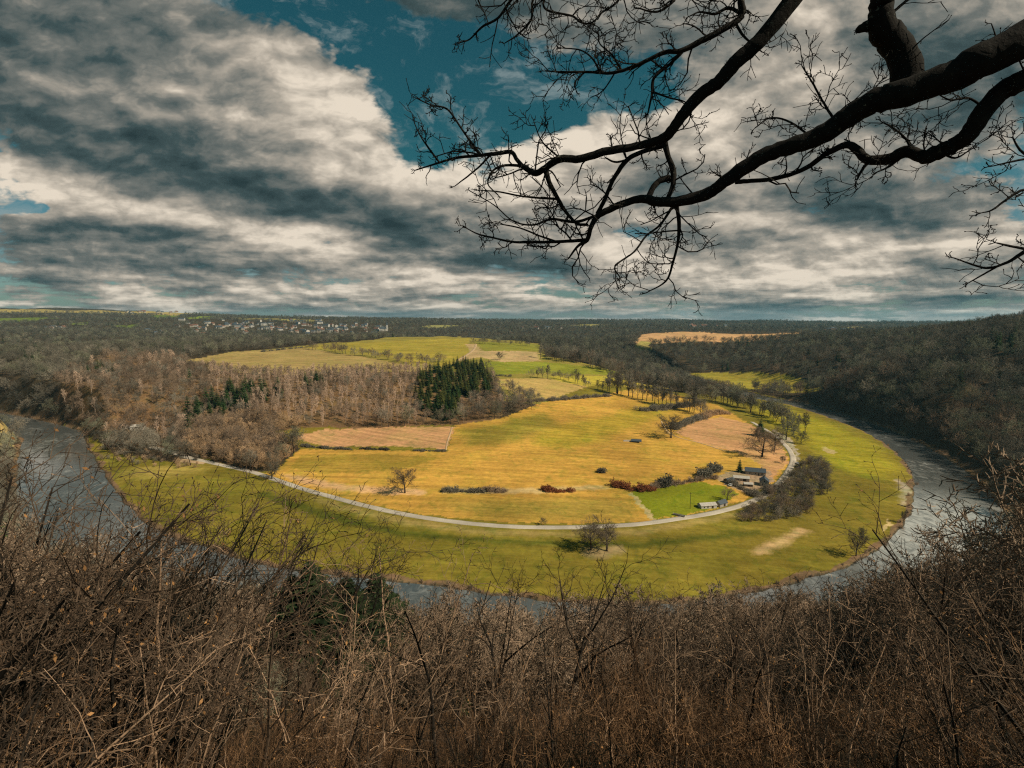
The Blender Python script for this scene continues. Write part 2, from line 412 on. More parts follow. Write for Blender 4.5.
meadow_top = [(800, 404), (745, 398), (700, 394), (640, 388), (600, 384), (545, 402), (500, 419), (455, 425), (330, 427), (262, 433),
              (300, 446), (296, 452), (275, 470), (250, 472), (205, 458), (165, 462), (120, 453), (90, 438)]
LAND = [  # class, colour, outline in the photograph (projected on the terrain)
    ('hill_field', (0.30, 0.23, 0.05), [(185, 360), (230, 352), (300, 346), (360, 341), (460, 336), (540, 344), (545, 356), (620, 372), (640, 388), (600, 396), (540, 404), (505, 402), (492, 374), (440, 371), (360, 373), (300, 375), (240, 373), (190, 367)]),
    ('hill_field', (0.40, 0.27, 0.10), [(185, 360), (230, 352), (300, 347), (330, 352), (365, 357), (400, 364), (440, 370), (360, 373), (300, 375), (240, 373), (190, 367)]),
    ('hill_field', (0.38, 0.28, 0.045), [(300, 347), (350, 343), (410, 340), (470, 338), (468, 360), (440, 366), (410, 363), (390, 357)]),
    ('hill_field', (0.50, 0.33, 0.16), [(466, 344), (476, 344), (482, 351), (538, 352), (540, 361), (500, 362), (480, 357), (455, 362), (470, 352)]),
    ('hill_field', (0.26, 0.25, 0.03), [(480, 362), (545, 362), (620, 372), (606, 375), (545, 373), (490, 375)]),
    ('hill_field', (0.26, 0.23, 0.035), [(475, 341), (540, 345), (538, 351), (484, 351)]),
    ('hill_field', (0.47, 0.35, 0.05), [(548, 376), (610, 376), (668, 388), (620, 392), (560, 382)]),
    ('hay_field', (0.50, 0.33, 0.11), [(492, 379), (545, 378), (610, 391), (640, 396), (600, 397), (520, 401), (512, 392)]),
    ('meadow', (0.215, 0.163, 0.024), 'LOOP'),
    ('meadow', (0.33, 0.265, 0.024), [(745, 402), (790, 408), (830, 423), (870, 442), (900, 470), (880, 480), (840, 470), (800, 440), (770, 424)]),
    ('meadow', (0.20, 0.148, 0.022), [(700, 535), (780, 515), (840, 485), (890, 478), (910, 500), (895, 530), (850, 556), (780, 575), (720, 585), (690, 560)]),
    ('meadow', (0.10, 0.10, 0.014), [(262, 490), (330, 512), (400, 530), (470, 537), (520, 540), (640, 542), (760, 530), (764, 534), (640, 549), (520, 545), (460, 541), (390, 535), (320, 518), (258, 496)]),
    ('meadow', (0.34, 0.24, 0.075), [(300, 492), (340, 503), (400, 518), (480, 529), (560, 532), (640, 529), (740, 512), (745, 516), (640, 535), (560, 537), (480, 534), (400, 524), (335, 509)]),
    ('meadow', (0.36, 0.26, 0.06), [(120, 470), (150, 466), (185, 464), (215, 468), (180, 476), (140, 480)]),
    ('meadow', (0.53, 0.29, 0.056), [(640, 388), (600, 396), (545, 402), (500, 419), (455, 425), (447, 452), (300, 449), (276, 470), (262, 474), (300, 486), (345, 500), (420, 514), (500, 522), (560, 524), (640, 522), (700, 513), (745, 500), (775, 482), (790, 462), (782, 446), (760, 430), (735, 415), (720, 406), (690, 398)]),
    ('meadow', (0.40, 0.27, 0.035), [(540, 428), (600, 418), (660, 400), (690, 403), (640, 425), (600, 440), (560, 450), (530, 440)]),
    ('hay_field', (0.56, 0.295, 0.14), [(292, 437), (330, 429), (370, 427), (455, 427), (446, 449), (380, 446), (330, 447)]),
    ('hay_field', (0.54, 0.285, 0.13), [(674, 432), (700, 420), (722, 417), (750, 424), (782, 446), (788, 462), (772, 480), (757, 462), (735, 452), (700, 443)]),
    ('meadow', (0.57, 0.33, 0.16), [(281, 474), (300, 476), (345, 485), (395, 488), (428, 490), (424, 495), (390, 495), (340, 490), (300, 483)]),
    ('paddock', (0.20, 0.20, 0.014), [(631, 492), (650, 490), (672, 485), (700, 482), (725, 486), (738, 494), (720, 506), (700, 512), (656, 519)]),
    ('meadow', (0.52, 0.36, 0.15), [(443, 493), (480, 494), (545, 493), (600, 489), (615, 489), (600, 485), (545, 488), (480, 489), (443, 487)]),
    ('meadow', (0.50, 0.36, 0.17), [(628, 493), (632, 492), (657, 520), (652, 521)]),
    ('meadow', (0.31, 0.22, 0.10), [(585, 548), (622, 545), (626, 552), (604, 559), (582, 556)]),
    ('meadow', (0.50, 0.32, 0.15), [(748, 553), (775, 540), (800, 528), (812, 529), (790, 541), (765, 555)]),
    ('meadow', (0.50, 0.36, 0.16), [(826, 447), (838, 453), (834, 455), (820, 449)]),
    ('meadow', (0.50, 0.36, 0.16), [(882, 526), (890, 520), (892, 526), (884, 531)]),
    ('meadow', (0.30, 0.22, 0.035), [(455, 430), (500, 424), (545, 412), (560, 424), (520, 440), (470, 446)]),
    ('meadow', (0.38, 0.235, 0.04), [(300, 455), (380, 454), (440, 458), (400, 470), (320, 474), (290, 468)]),
    ('meadow', (0.36, 0.24, 0.045), [(430, 500), (520, 500), (600, 497), (630, 500), (640, 516), (560, 521), (480, 518)]),
    ('meadow', (0.42, 0.33, 0.24), [(896, 478), (910, 485), (914, 494), (913, 506), (904, 508), (903, 494)]),
    ('farmyard', (0.36, 0.24, 0.15), [(714, 478), (722, 474), (745, 468), (768, 470), (774, 480), (762, 490), (748, 494), (728, 486)]),
    ('farmyard', (0.40, 0.32, 0.22), [(770, 428), (790, 438), (798, 452), (800, 460), (790, 470), (796, 455), (786, 444)]),
    ('far_field', (0.36, 0.27, 0.04), [(690, 374), (712, 372), (760, 372), (800, 378), (826, 386), (820, 391), (770, 388), (740, 392), (712, 384)]),
    ('far_field', (0.62, 0.34, 0.16), [(634, 343), (642, 334.5), (690, 331.8), (800, 332.5), (803, 338), (760, 341), (700, 342.5)]),
    ('far_field', (0.42, 0.32, 0.10), [(624, 350), (642, 341), (650, 342), (650, 351), (636, 353)]),
    ('far_field', (0.42, 0.30, 0.10), [(-40, 312), (20, 309), (130, 312), (180, 312), (225, 314.5), (180, 315), (60, 312.5), (20, 312.5)]),
    ('far_field', (0.15, 0.18, 0.03), [(-30, 320), (20, 317.5), (60, 318), (40, 320)]),
    ('far_field', (0.15, 0.18, 0.03), [(112, 326), (138, 323.5), (141, 326), (132, 328.5)]),
    ('far_field', (0.15, 0.18, 0.03), [(150, 315.5), (178, 315.2), (182, 317.5), (156, 318)]),
    ('far_field', (0.24, 0.28, 0.04), [(184, 317), (214, 316), (214, 318), (190, 319)]),
    ('far_field', (0.22, 0.26, 0.03), [(72, 323.5), (88, 322.5), (87, 324.6), (74, 325)]),
    ('far_field', (0.36, 0.29, 0.10), [(236, 317.5), (300, 319.5), (330, 321), (290, 321), (240, 319.5)]),
    ('far_field', (0.30, 0.26, 0.09), [(420, 327), (450, 325), (470, 326), (440, 329)]),
    ('far_field', (0.34, 0.28, 0.09), [(560, 325.5), (600, 324.5), (625, 325.5), (590, 327)]),
    ('far_field', (0.33, 0.26, 0.09), [(820, 328.5), (860, 326.8), (880, 327.5), (850, 330)]),
    ('far_field', (0.48, 0.33, 0.12), [(-30, 452), (0, 428), (10, 424), (14, 440), (4, 452), (-20, 470)]),
]
NEAR_LOOP = wpoly(meadow_top)
LOOPW = np.vstack([INNER[13:-29], NEAR_LOOP])
SOFT = {i: 9.0 for i, (c, col, p) in enumerate(LAND) if c == 'meadow' and i > 0 and col in ((0.30, 0.22, 0.035), (0.33, 0.23, 0.04), (0.36, 0.24, 0.045), (0.40, 0.27, 0.035), (0.33, 0.265, 0.024), (0.20, 0.148, 0.022), (0.10, 0.10, 0.014), (0.34, 0.24, 0.075), (0.36, 0.26, 0.06), (0.50, 0.32, 0.15), (0.31, 0.22, 0.10), (0.52, 0.36, 0.15), (0.57, 0.33, 0.16), (0.42, 0.33, 0.24))}
for i in SOFT:
    if LAND[i][1] in ((0.10, 0.10, 0.014), (0.34, 0.24, 0.075), (0.50, 0.32, 0.15), (0.31, 0.22, 0.10), (0.52, 0.36, 0.15), (0.57, 0.33, 0.16), (0.42, 0.33, 0.24)): SOFT[i] = 2.6
LAND = [(c, col, LOOPW if p == 'LOOP' else wpoly(p)) for c, col, p in LAND]
LITTER = [  # woodland floors of another colour
    ((0.19, 0.11, 0.055), wpoly([(100, 432), (60, 395), (110, 352), (185, 360), (300, 364), (430, 363), (490, 376), (512, 392), (500, 420), (455, 426), (330, 428), (265, 436), (296, 449), (270, 470), (205, 458)])),
]
LANDBOX = [(p[:, 0].min(), p[:, 0].max(), p[:, 1].min(), p[:, 1].max()) for _, _, p in LAND]

def land_at(x, y, jitter=True):
    if jitter:
        j = np.clip(np.hypot(x, y) / 500, 0.3, 3)
        x = x + j * (1.1 * np.sin(y * 0.35 + x * 0.11) + 0.8 * np.sin(y * 0.91 + 1.3))
        y = y + j * (1.1 * np.sin(x * 0.33 - y * 0.13) + 0.8 * np.sin(x * 0.83 + 0.4))
    cls = np.zeros(x.shape, int); col = np.zeros(x.shape + (3,)); col[:] = (0.055, 0.042, 0.027)
    for c, p in LITTER:
        k = in_poly(x, y, p); col[k] = c
    for i, (c, cl, p) in enumerate(LAND):
        b = LANDBOX[i]
        bb = (x > b[0]) & (x < b[1]) & (y > b[2]) & (y < b[3])
        if not bb.any(): continue
        if i in SOFT:                                    # a gradual change of sward, averaged over a small spread
            rad = SOFT[i]; xb, yb = x[bb], y[bb]; al = np.zeros(len(xb)); rs = np.random.default_rng(i)
            for q in range(12):
                a_ = q * 2.4; r_ = rad * math.sqrt((q + .5) / 12)
                al += in_poly(xb + r_ * math.cos(a_) + rs.normal(0, rad * .25, len(xb)), yb + r_ * math.sin(a_) + rs.normal(0, rad * .25, len(xb)), p)
            al /= 12; ok = np.isin(cls[bb], (CLASSES.index('meadow'),)); al = np.where(ok, al, 0)[:, None]
            col[bb] = col[bb] * (1 - al) + np.array(cl) * al
            continue
        k = np.zeros(x.shape, bool); k[bb] = in_poly(x[bb], y[bb], p)
        cls[k] = CLASSES.index(c); col[k] = cl
    return cls, col
CLASSES = ['hillside', 'hill_field', 'hay_field', 'meadow', 'paddock', 'farmyard', 'far_field']

# ------------------------------------------------------------------ terrain mesh: a polar net round the viewpoint
def build_terrain():
    x, y, rd, z = GX, GY, GRD, ZG
    nr, na = x.shape
    V = np.stack([x, y, z], -1).reshape(-1, 3)
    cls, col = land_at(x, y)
    # bare earth at the water's edge
    k = (rd < 3.2 + 1.2 * np.sin(x * .2) + np.sin(y * .23)); col[k] = (0.19, 0.115, 0.065)
    k = rd < 0.8; col[k] = (0.07, 0.055, 0.04)
    cls[(rd < 0.5)] = 0
    i = np.arange(nr - 1)[:, None]; j = np.arange(na)[None]; jn = (j + 1) % na
    Q = np.stack([i * na + j, i * na + jn, (i + 1) * na + jn, (i + 1) * na + j], -1).reshape(-1, 4)
    Q = Q[:, ::-1]
    fc = cls.reshape(-1)[Q].max(axis=1)
    # smooth normals of the whole sheet, kept on each piece
    fn = np.cross(V[Q[:, 2]] - V[Q[:, 0]], V[Q[:, 3]] - V[Q[:, 1]])
    N = np.zeros_like(V)
    for q in range(4): np.add.at(N, Q[:, q], fn)
    N /= np.linalg.norm(N, axis=1)[:, None] + 1e-12
    if N[:, 2].mean() < 0: N = -N; Q = Q[:, ::-1]
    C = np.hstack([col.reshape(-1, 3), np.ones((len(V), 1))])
    mats = {'hillside': ground_mat('leaf_litter', None, 0.3, 0.45, 0.6, (0.24, 0.125, 0.045)),
            'hill_field': ground_mat('hill_grass', 0.3, 0.15, 0.15, 0.2), 'hay_field': ground_mat('dry_grass', 0.5, 0.12, 0.2, 0.35),
            'meadow': ground_mat('meadow_grass', 0.12, 0.2, 0.2, 0.3), 'paddock': ground_mat('green_grass', None, 0.2, 0.2, 0.4),
            'farmyard': ground_mat('trodden_earth', None, 0.25, 0.4, 0.5), 'far_field': ground_mat('far_grass', 0.2, 0.15, 0.15, 0.1)}
    for ci, c in enumerate(CLASSES):
        q = Q[fc == ci]
        used = np.unique(q); mp = np.full(len(V), -1); mp[used] = np.arange(len(used))
        me = np_mesh(c, V[used], mp[q], [mats[c]], True)
        at = me.color_attributes.new('land', 'FLOAT_COLOR', 'POINT'); at.data.foreach_set('color', C[used].astype(np.float32).reshape(-1))
        me.normals_split_custom_set_from_vertices(N[used].tolist())
        tag(link(c, me), kind='structure')

build_terrain()

# how high the ground already seen stands along every bearing: used to leave out what a hill hides
_ang = (ZG - CAMZ) / RR_[:, None]
_run = np.maximum.accumulate(_ang, axis=0)
def hidden(x, y, top):
    a = np.arctan2(x, y); r = np.hypot(x, y)
    ia = np.clip(np.searchsorted(AZ, a), 0, len(AZ) - 1); ir = np.clip(np.searchsorted(RR_, r * 0.985) - 1, 0, len(RR_) - 1)
    return (top - CAMZ) / r < _run[ir, ia] - 0.0008

# ------------------------------------------------------------------ water
def build_river():
    m, nt, out = new_mat('river_water')
    pos = nt.nodes.new('ShaderNodeNewGeometry').outputs['Position']
    n1 = noise(nt, mapping(nt, pos, (1, 1, 1)), 0.55, 5, 0.62, 0.6)
    n2 = noise(nt, mapping(nt, pos, (0.16, 0.35, 1), (0, 0, -0.4)), 0.35, 4, 0.6, 1.2)
    h = math_n(nt, 'ADD', math_n(nt, 'MULTIPLY', n1, 0.35), n2)
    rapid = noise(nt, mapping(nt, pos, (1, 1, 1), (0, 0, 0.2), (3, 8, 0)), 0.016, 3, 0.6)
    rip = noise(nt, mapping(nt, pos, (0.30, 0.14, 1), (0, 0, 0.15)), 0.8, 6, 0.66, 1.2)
    C = at_z(935, 530, np.array(0.0))                     # bright sky reflection at the bend painted in as pale rippled water
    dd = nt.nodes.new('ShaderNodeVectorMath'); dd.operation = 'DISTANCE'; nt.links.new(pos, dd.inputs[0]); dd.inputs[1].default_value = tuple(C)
    bend_sheen = maprange(nt, dd.outputs['Value'], 25, 120, 0.85, 0.0)
    sheen0 = math_n(nt, 'MULTIPLY', maprange(nt, rip, 0.30, 0.62, 0.25, 1), bend_sheen)
    foam_sheen = math_n(nt, 'MULTIPLY', maprange(nt, rip, 0.44, 0.72, 0, 1), maprange(nt, rapid, 0.46, 0.62, 0.03, 0.5))
    foam_sheen = math_n(nt, 'MAXIMUM', foam_sheen, sheen0)
    b = nt.nodes.new('ShaderNodeBsdfPrincipled')
    c = mix(nt, (0.085, 0.09, 0.086), (0.66, 0.65, 0.60), foam_sheen)
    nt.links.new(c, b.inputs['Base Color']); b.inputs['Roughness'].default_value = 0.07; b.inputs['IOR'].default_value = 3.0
    bp = nt.nodes.new('ShaderNodeBump'); bp.inputs['Strength'].default_value = 0.20; bp.inputs['Distance'].default_value = 0.25
    nt.links.new(h, bp.inputs['Height']); nt.links.new(bp.outputs['Normal'], b.inputs['Normal']); nt.links.new(b.outputs[0], out.inputs['Surface'])
    n = len(INNER); K = 6
    V = []
    for i in range(n):
        for k in range(K + 1):
            f = -0.12 + 1.24 * k / K
            p = INNER[i] * (1 - f) + OUTER[i] * f
            V.append((p[0], p[1], 0.12))
    V = np.array(V)
    Q = [(i * (K + 1) + k, (i + 1) * (K + 1) + k, (i + 1) * (K + 1) + k + 1, i * (K + 1) + k + 1) for i in range(n - 1) for k in range(K)]
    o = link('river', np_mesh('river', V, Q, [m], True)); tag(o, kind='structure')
    b2 = o.data.polygons[0].normal.z
    if b2 < 0: o.data.flip_normals()
build_river()

# ------------------------------------------------------------------ lanes and tracks, draped on the ground
def ribbon(name, px, width, mat, lift=0.06, kind='structure'):
    w = hit(*np.array(px, float).T)[:, :2]
    c = catmull(w, 10)
    t = np.gradient(c, axis=0); t /= np.linalg.norm(t, axis=1)[:, None]; nn = np.stack([-t[:, 1], t[:, 0]], -1)
    V = []
    offs = np.array([-0.5, -0.46, -0.2, 0, 0.2, 0.46, 0.5])
    wid = np.interp(np.linspace(0, 1, len(c)), np.linspace(0, 1, len(np.atleast_1d(width))), np.atleast_1d(width)) if np.ndim(width) else np.full(len(c), width)
    for k, f in enumerate(offs):
        p = c + nn * (wid * (f + 0.02 * np.sin(np.arange(len(c)) * 0.9 + k)))[:, None]
        z = gz(p[:, 0], p[:, 1])
        V.append(np.column_stack([p, z + (lift + 0.12 if 0 < k < 6 else -0.25)]))
    V = np.stack(V, 1); n, kk = V.shape[:2]
    Q = [(i * kk + k, i * kk + k + 1, (i + 1) * kk + k + 1, (i + 1) * kk + k) for i in range(n - 1) for k in range(kk - 1)]
    o = link(name, np_mesh(name, V.reshape(-1, 3), Q, [mat], True)); tag(o, kind=kind)
    if o.data.polygons[len(o.data.polygons) // 2].normal.z < 0: o.data.flip_normals()
    return c

def road_mat(name, c1, c2, sc):
    m, nt, out = new_mat(name)
    pos = nt.nodes.new('ShaderNodeNewGeometry').outputs['Position']
    n = noise(nt, pos, sc, 6, 0.7); n2 = noise(nt, pos, 0.06, 3)
    c = ramp(nt, n, [(0.3, c1), (0.7, c2)])
    c = mix(nt, c, maprange(nt, n2, 0.3, 0.7, 0.8, 1.15), 1.0, 'MULTIPLY')
    diffuse(nt, out, c, 0.9, 0.2, n, 0.3, 0.05); return m
asphalt = road_mat('worn_pale_asphalt', (0.40, 0.345, 0.275), (0.52, 0.45, 0.365), 1.5)
dirt = road_mat('dry_dirt', (0.42, 0.28, 0.15), (0.55, 0.38, 0.22), 1.0)
LANE = [(150, 447), (172, 452), (190, 458), (208, 462), (230, 467), (252, 472), (275, 479.5), (300, 488), (330, 496.5), (362, 505), (400, 513.5), (440, 520),
        (480, 524.5), (520, 527), (560, 527.5), (600, 526.5), (640, 524), (680, 518.5), (715, 512.5), (745, 504), (768, 493),
        (781, 481), (789, 470), (793, 460), (790, 451), (784, 444), (777, 437), (766, 430), (752, 422)]
LANEW = ribbon('road', LANE, 4.6, asphalt)
ribbon('track', [(178, 460), (192, 461.5), (206, 463)], 6.0, dirt, 0.03)
ribbon('track', [(476, 344), (474, 349), (468, 354), (458, 360)], 5.0, dirt, 0.03)
ribbon('track', [(661, 421), (668, 432), (680, 438), (700, 443), (722, 450), (735, 452)], 1.6, dirt, 0.02)
ribbon('track', [(452, 427), (450, 434), (447, 443), (446, 450)], 1.4, dirt, 0.02)
# ------------------------------------------------------------------ plant makers
def _rot3(d, ang, az):
    """turn direction d away by ang, round itself by az"""
    x, y, z = d; l = math.sqrt(x * x + y * y + z * z) + 1e-9; x /= l; y /= l; z /= l
    if abs(x) < .8: ux, uy, uz = 0.0, z, -y
    else: ux, uy, uz = -z, 0.0, x
    l = math.sqrt(ux * ux + uy * uy + uz * uz); ux /= l; uy /= l; uz /= l
    wx, wy, wz = y * uz - z * uy, z * ux - x * uz, x * uy - y * ux
    c, s = math.cos(ang), math.sin(ang); a, b = math.cos(az) * s, math.sin(az) * s
    return (x * c + ux * a + wx * b, y * c + uy * a + wy * b, z * c + uz * a + wz * b)
def _rot(d, ang, az): return np.array(_rot3(d, ang, az))

def grow(out, rnd, p, d, L, r, lvl, P):
    """a branch with wiggle, taper and children; out collects (points, radii, sides, level, direction)"""
    n = P['seg'][lvl]; wig = P['wig'][lvl]; up = P['up'][lvl]; g = rnd.gauss
    px, py, pz = float(p[0]), float(p[1]), float(p[2]); dx, dy, dz = float(d[0]), float(d[1]), float(d[2])
    pts = [(px, py, pz)]; st = L / n
    for i in range(n):
        dx += g(0, wig); dy += g(0, wig); dz += g(0, wig) + up
        l = math.sqrt(dx * dx + dy * dy + dz * dz) + 1e-9; dx /= l; dy /= l; dz /= l
        px += dx * st; py += dy * st; pz += dz * st; pts.append((px, py, pz))
    tip = P['tip'][lvl]; rad = [r * (1 - (1 - tip) * i / n) for i in range(n + 1)]
    out.append((np.array(pts), rad, P['sides'][lvl], lvl, np.array((dx, dy, dz))))
    if lvl + 1 >= len(P['seg']): return
    u = rnd.uniform; k = max(1, int(round(P['kids'][lvl] * u(.8, 1.2))))
    s0 = P['start'][lvl]; az = u(0, 6.28); A = math.radians(P['ang'][lvl]); sh = P['short'][lvl]
    for c in range(k):
        t = s0 + (1 - s0) * ((c + u(.1, .9)) / k); az += 2.4 + u(-.5, .5)
        f = t * n; i = min(int(f), n - 1); q = pts[i]; q2 = pts[i + 1]; e = (q2[0] - q[0], q2[1] - q[1], q2[2] - q[2]); f -= i
        l = L * P['len'][lvl] * u(.65, 1.25) * (1 - sh * (t - s0) / (1 - s0 + 1e-6))
        grow(out, rnd, (q[0] + e[0] * f, q[1] + e[1] * f, q[2] + e[2] * f), _rot3(e, A * u(.7, 1.3), az), l, max(rad[i] * P['rat'][lvl] * u(.8, 1.1), P['rmin']), lvl + 1, P)

BROAD = dict(seg=[7, 6, 5, 3, 2], wig=[.07, .16, .2, .25, .25], up=[.03, .07, .05, .03, .02], tip=[.35, .3, .3, .4, .5], sides=[7, 5, 4, 3, 3],
             kids=[9, 6, 6, 5], start=[.22, .25, .2, .15], ang=[58, 45, 45, 45], len=[.72, .55, .5, .5], short=[.45, .4, .3, .3], rat=[.5, .55, .55, .6], rmin=.02)
UPRIGHT = dict(BROAD, kids=[15, 5, 5, 4], ang=[36, 35, 40, 40], len=[.36, .5, .55, .55], wig=[.03, .1, .16, .2, .2], up=[.02, .12, .08, .05, .03], start=[.25, .2, .2, .15], tip=[.15, .3, .3, .4, .5])
BUSHY = dict(seg=[4, 3, 2, 2], wig=[.2, .22, .25, .25], up=[.04, .04, .02, 0], tip=[.4, .4, .4, .5], sides=[4, 3, 3, 3], kids=[7, 5, 4], start=[.1, .1, .1], ang=[40, 45, 45],
             len=[.55, .5, .5], short=[.3, .3, .3], rat=[.6, .6, .6], rmin=.012)

def branches_to(mb_by_level, out):
    for pts, rad, sides, lvl, d in out: mb_by_level(lvl).tube(pts, rad, sides)

def tree_arrays(P, seed, H, r, spread=None):
    """(trunk MB, crown MB) of a bare tree"""
    rnd = random.Random(seed); out = []
    grow(out, rnd, np.zeros(3) - np.array([0, 0, .4]), np.array([0, 0, 1.0]), H * 0.8, r, 0, P)
    tk, cr = MB(), MB()
    for pts, rad, sides, lvl, d in out:
        (tk if lvl == 0 else cr).tube(pts, rad, sides)
    # scale to height H
    f = H / cr.top(); tk.fit(f); cr.fit(f)
    return tk, cr

def bush_mb(seed, H, stems=8, P=BUSHY, fan=0.7):
    rnd = random.Random(seed); mb = MB(); out = []
    for s in range(stems):
        a = rnd.uniform(0, 6.28); t = rnd.uniform(0.05, fan)
        grow(out, rnd, np.array([math.cos(a) * t * .25 * H, math.sin(a) * t * .25 * H, -.1]), np.array([math.cos(a) * t, math.sin(a) * t, 1.0]), H * rnd.uniform(.5, .8), H * .012, 0, P)
    for pts, rad, sides, lvl, d in out: mb.tube(pts, rad, sides)
    return mb.fit(H / mb.top())

def spruce_arrays(seed, H, w, whorls=22, per=9, slim=1.0):
    """trunk and needle sprays of a spruce"""
    rnd = random.Random(seed); tk, cr = MB(), MB()
    tk.tube([(0, 0, -.4), (0, 0, H * .5), (0, 0, H)], [H * .016, H * .009, H * .001], 6)
    for k in range(whorls):
        t = (k + rnd.uniform(0, .6)) / whorls; z = H * (.08 + .92 * t); L = w * (1 - t) ** .85 * rnd.uniform(.75, 1.15) + .12
        a0 = rnd.uniform(0, 6.28)
        for b in range(per):
            a = a0 + b * 6.283 / per + rnd.uniform(-.25, .25); l = L * rnd.uniform(.7, 1.15)
            dr = np.array([math.cos(a), math.sin(a), 0]); sd_ = np.array([-dr[1], dr[0], 0])
            droop = rnd.uniform(.15, .45); base = np.array([0, 0, z])
            m1 = base + dr * l * .55 + np.array([0, 0, -l * droop * .5]); e = base + dr * l + np.array([0, 0, -l * droop * .6 + .08 * l])
            wd = l * .22 + .1
            cr.add([base, m1 + sd_ * wd - [0, 0, wd * .5], e, m1 - sd_ * wd - [0, 0, wd * .5], m1 + [0, 0, .06 * l]], [(0, 1, 4, -1), (1, 2, 4, -1), (2, 3, 4, -1), (3, 0, 4, -1)])
            for q in range(4):
                f = .3 + .2 * q; c = base + (e - base) * f + np.array([0, 0, -l * droop * .12])
                for s_ in (-1, 1):
                    tip = c + (sd_ * s_ * .8 + dr * .6) * wd * (1.15 - f * .5) + np.array([0, 0, -wd * rnd.uniform(.2, .6)])
                    cr.add([c - dr * .1 * l, tip, c + dr * .14 * l], [(0, 1, 2, -1)])
    return tk, cr

# ------------------------------------------------------------------ bark, twig and needle colours
M_dark_bark = bark('dark_furrowed_bark', (0.028, 0.022, 0.017), (0.075, 0.058, 0.042))
M_twig_grey = bark('grey_twigs', (0.135, 0.118, 0.09), (0.265, 0.225, 0.168))
M_twig_brown = bark('brown_twigs', (0.15, 0.108, 0.074), (0.29, 0.205, 0.14))
M_twig_pale = bark('pale_twigs', (0.36, 0.25, 0.175), (0.56, 0.40, 0.29), vary=.35)  # pale birch-like twigs and bark, sun on the middle wood put into the colour
M_bark_pale = bark('pale_bark', (0.36, 0.26, 0.19), (0.58, 0.43, 0.33), vary=.3)
M_twig_olive = bark('olive_twigs', (0.13, 0.13, 0.086), (0.24, 0.225, 0.148))
M_twig_shade = bark('dark_shaded_twigs', (0.09, 0.080, 0.060), (0.165, 0.145, 0.108))  # dark twigs; in the woods this darkness stands in for cloud shadow
M_russet = bark('russet_twigs', (0.20, 0.065, 0.03), (0.33, 0.12, 0.05), vary=.2)
M_tan = bark('dry_tan_twigs', (0.33, 0.215, 0.12), (0.48, 0.32, 0.19), vary=.3)
M_needles = bark('spruce_needles', (0.018, 0.040, 0.013), (0.048, 0.080, 0.021), 1.5, .4)
M_needles_lit = bark('sunlit_spruce_needles', (0.04, 0.05, 0.013), (0.11, 0.11, 0.028), 1.5, .35)  # yellower copy of the needles, sunlight put into the colour
M_leaf = bark('dry_leaves', (0.20, 0.10, 0.04), (0.38, 0.20, 0.08), 6, .4)

def mesh_tree(name, P, seed, H, r, mt, mc):
    tk, cr = tree_arrays(P, seed, H, r)
    return tk.mesh(name + '_trunk', [mt]), cr.mesh(name + '_crown', [mc])

def merged(name, parts, mats):
    mb = MB()
    for i, p in enumerate(parts):
        V, Q, _ = p.arrays(); mb.add(V, Q, i)
    return mb.mesh(name, mats)

# kinds of tree: (trunk mesh, crown mesh) pairs, each a metre-true plant about 14 m high
M_needles_dark = bark('dark_yew_needles', (0.008, 0.016, 0.007), (0.026, 0.038, 0.013), 1.5, .4)
M_twig_dusk = bark('dark_brown_twigs', (0.085, 0.066, 0.046), (0.165, 0.128, 0.09))
OAKS = [mesh_tree('field_tree', dict(BROAD, wig=[.035, .14, .2, .25, .25], start=[.16, .2, .15, .1], len=[.8, .55, .5, .5], kids=[15, 8, 7, 6], rmin=.032, up=[.03, .10, .05, .03, .02]), 30 + i, 13, .38, M_dark_bark, M_twig_dusk) for i in range(3)]
def wood_protos(name, P, n, H, r, mt, mc, seed):
    return [merged(name, tree_arrays(P, seed + i, H, r), [mt, mc]) for i in range(n)]
WOOD_P = dict(BROAD, kids=[13, 7, 5, 4], rmin=.045, up=[.03, .10, .06, .03, .02]); WOODU_P = dict(UPRIGHT, kids=[13, 5, 4, 4], rmin=.045)
T_PALE = wood_protos('pale_woodland_tree', WOODU_P, 3, 15, .2, M_bark_pale, M_twig_pale, 50)
T_BROWN = wood_protos('brown_woodland_tree', WOOD_P, 3, 14, .22, M_dark_bark, M_twig_brown, 60)
T_GREY = wood_protos('grey_woodland_tree', WOOD_P, 3, 14, .24, M_dark_bark, M_twig_grey, 70)
T_OLIVE = wood_protos('olive_woodland_tree', WOOD_P, 2, 14, .24, M_dark_bark, M_twig_olive, 80)
T_SHADE = wood_protos('dark_woodland_tree', WOOD_P, 2, 14, .24, M_dark_bark, M_twig_shade, 90)
T_TAN = wood_protos('tan_woodland_tree', dict(WOOD_P, ang=[50, 45, 45, 45]), 2, 10, .16, M_dark_bark, M_tan, 95)
_pole = dict(UPRIGHT, kids=[14, 5, 4, 3], len=[.30, .5, .5, .5], ang=[30, 35, 40, 40], rmin=.022)
M_pole = bark('young_pole_bark', (.17, .11, .075), (.36, .25, .18), 2, .5)
T_POLE = wood_protos('young_pole_tree', _pole, 2, 14, .15, M_pole, M_twig_brown, 120) + wood_protos('young_pole_tree', _pole, 2, 14, .15, M_dark_bark, M_twig_brown, 130)
T_TALL = wood_protos('tall_row_tree', dict(UPRIGHT, kids=[17, 6, 5, 4], len=[.46, .5, .55, .55], rmin=.055), 3, 15, .28, M_dark_bark, M_twig_grey, 100)
_sp = [spruce_arrays(200 + i, 16, 2.7 + .3 * i) for i in range(3)]
SPRUCES = [(a.mesh('spruce_trunk', [M_dark_bark]), b.mesh('spruce_crown', [M_needles])) for a, b in _sp]
_sp2 = [spruce_arrays(210 + i, 16, 2.6) for i in range(2)]
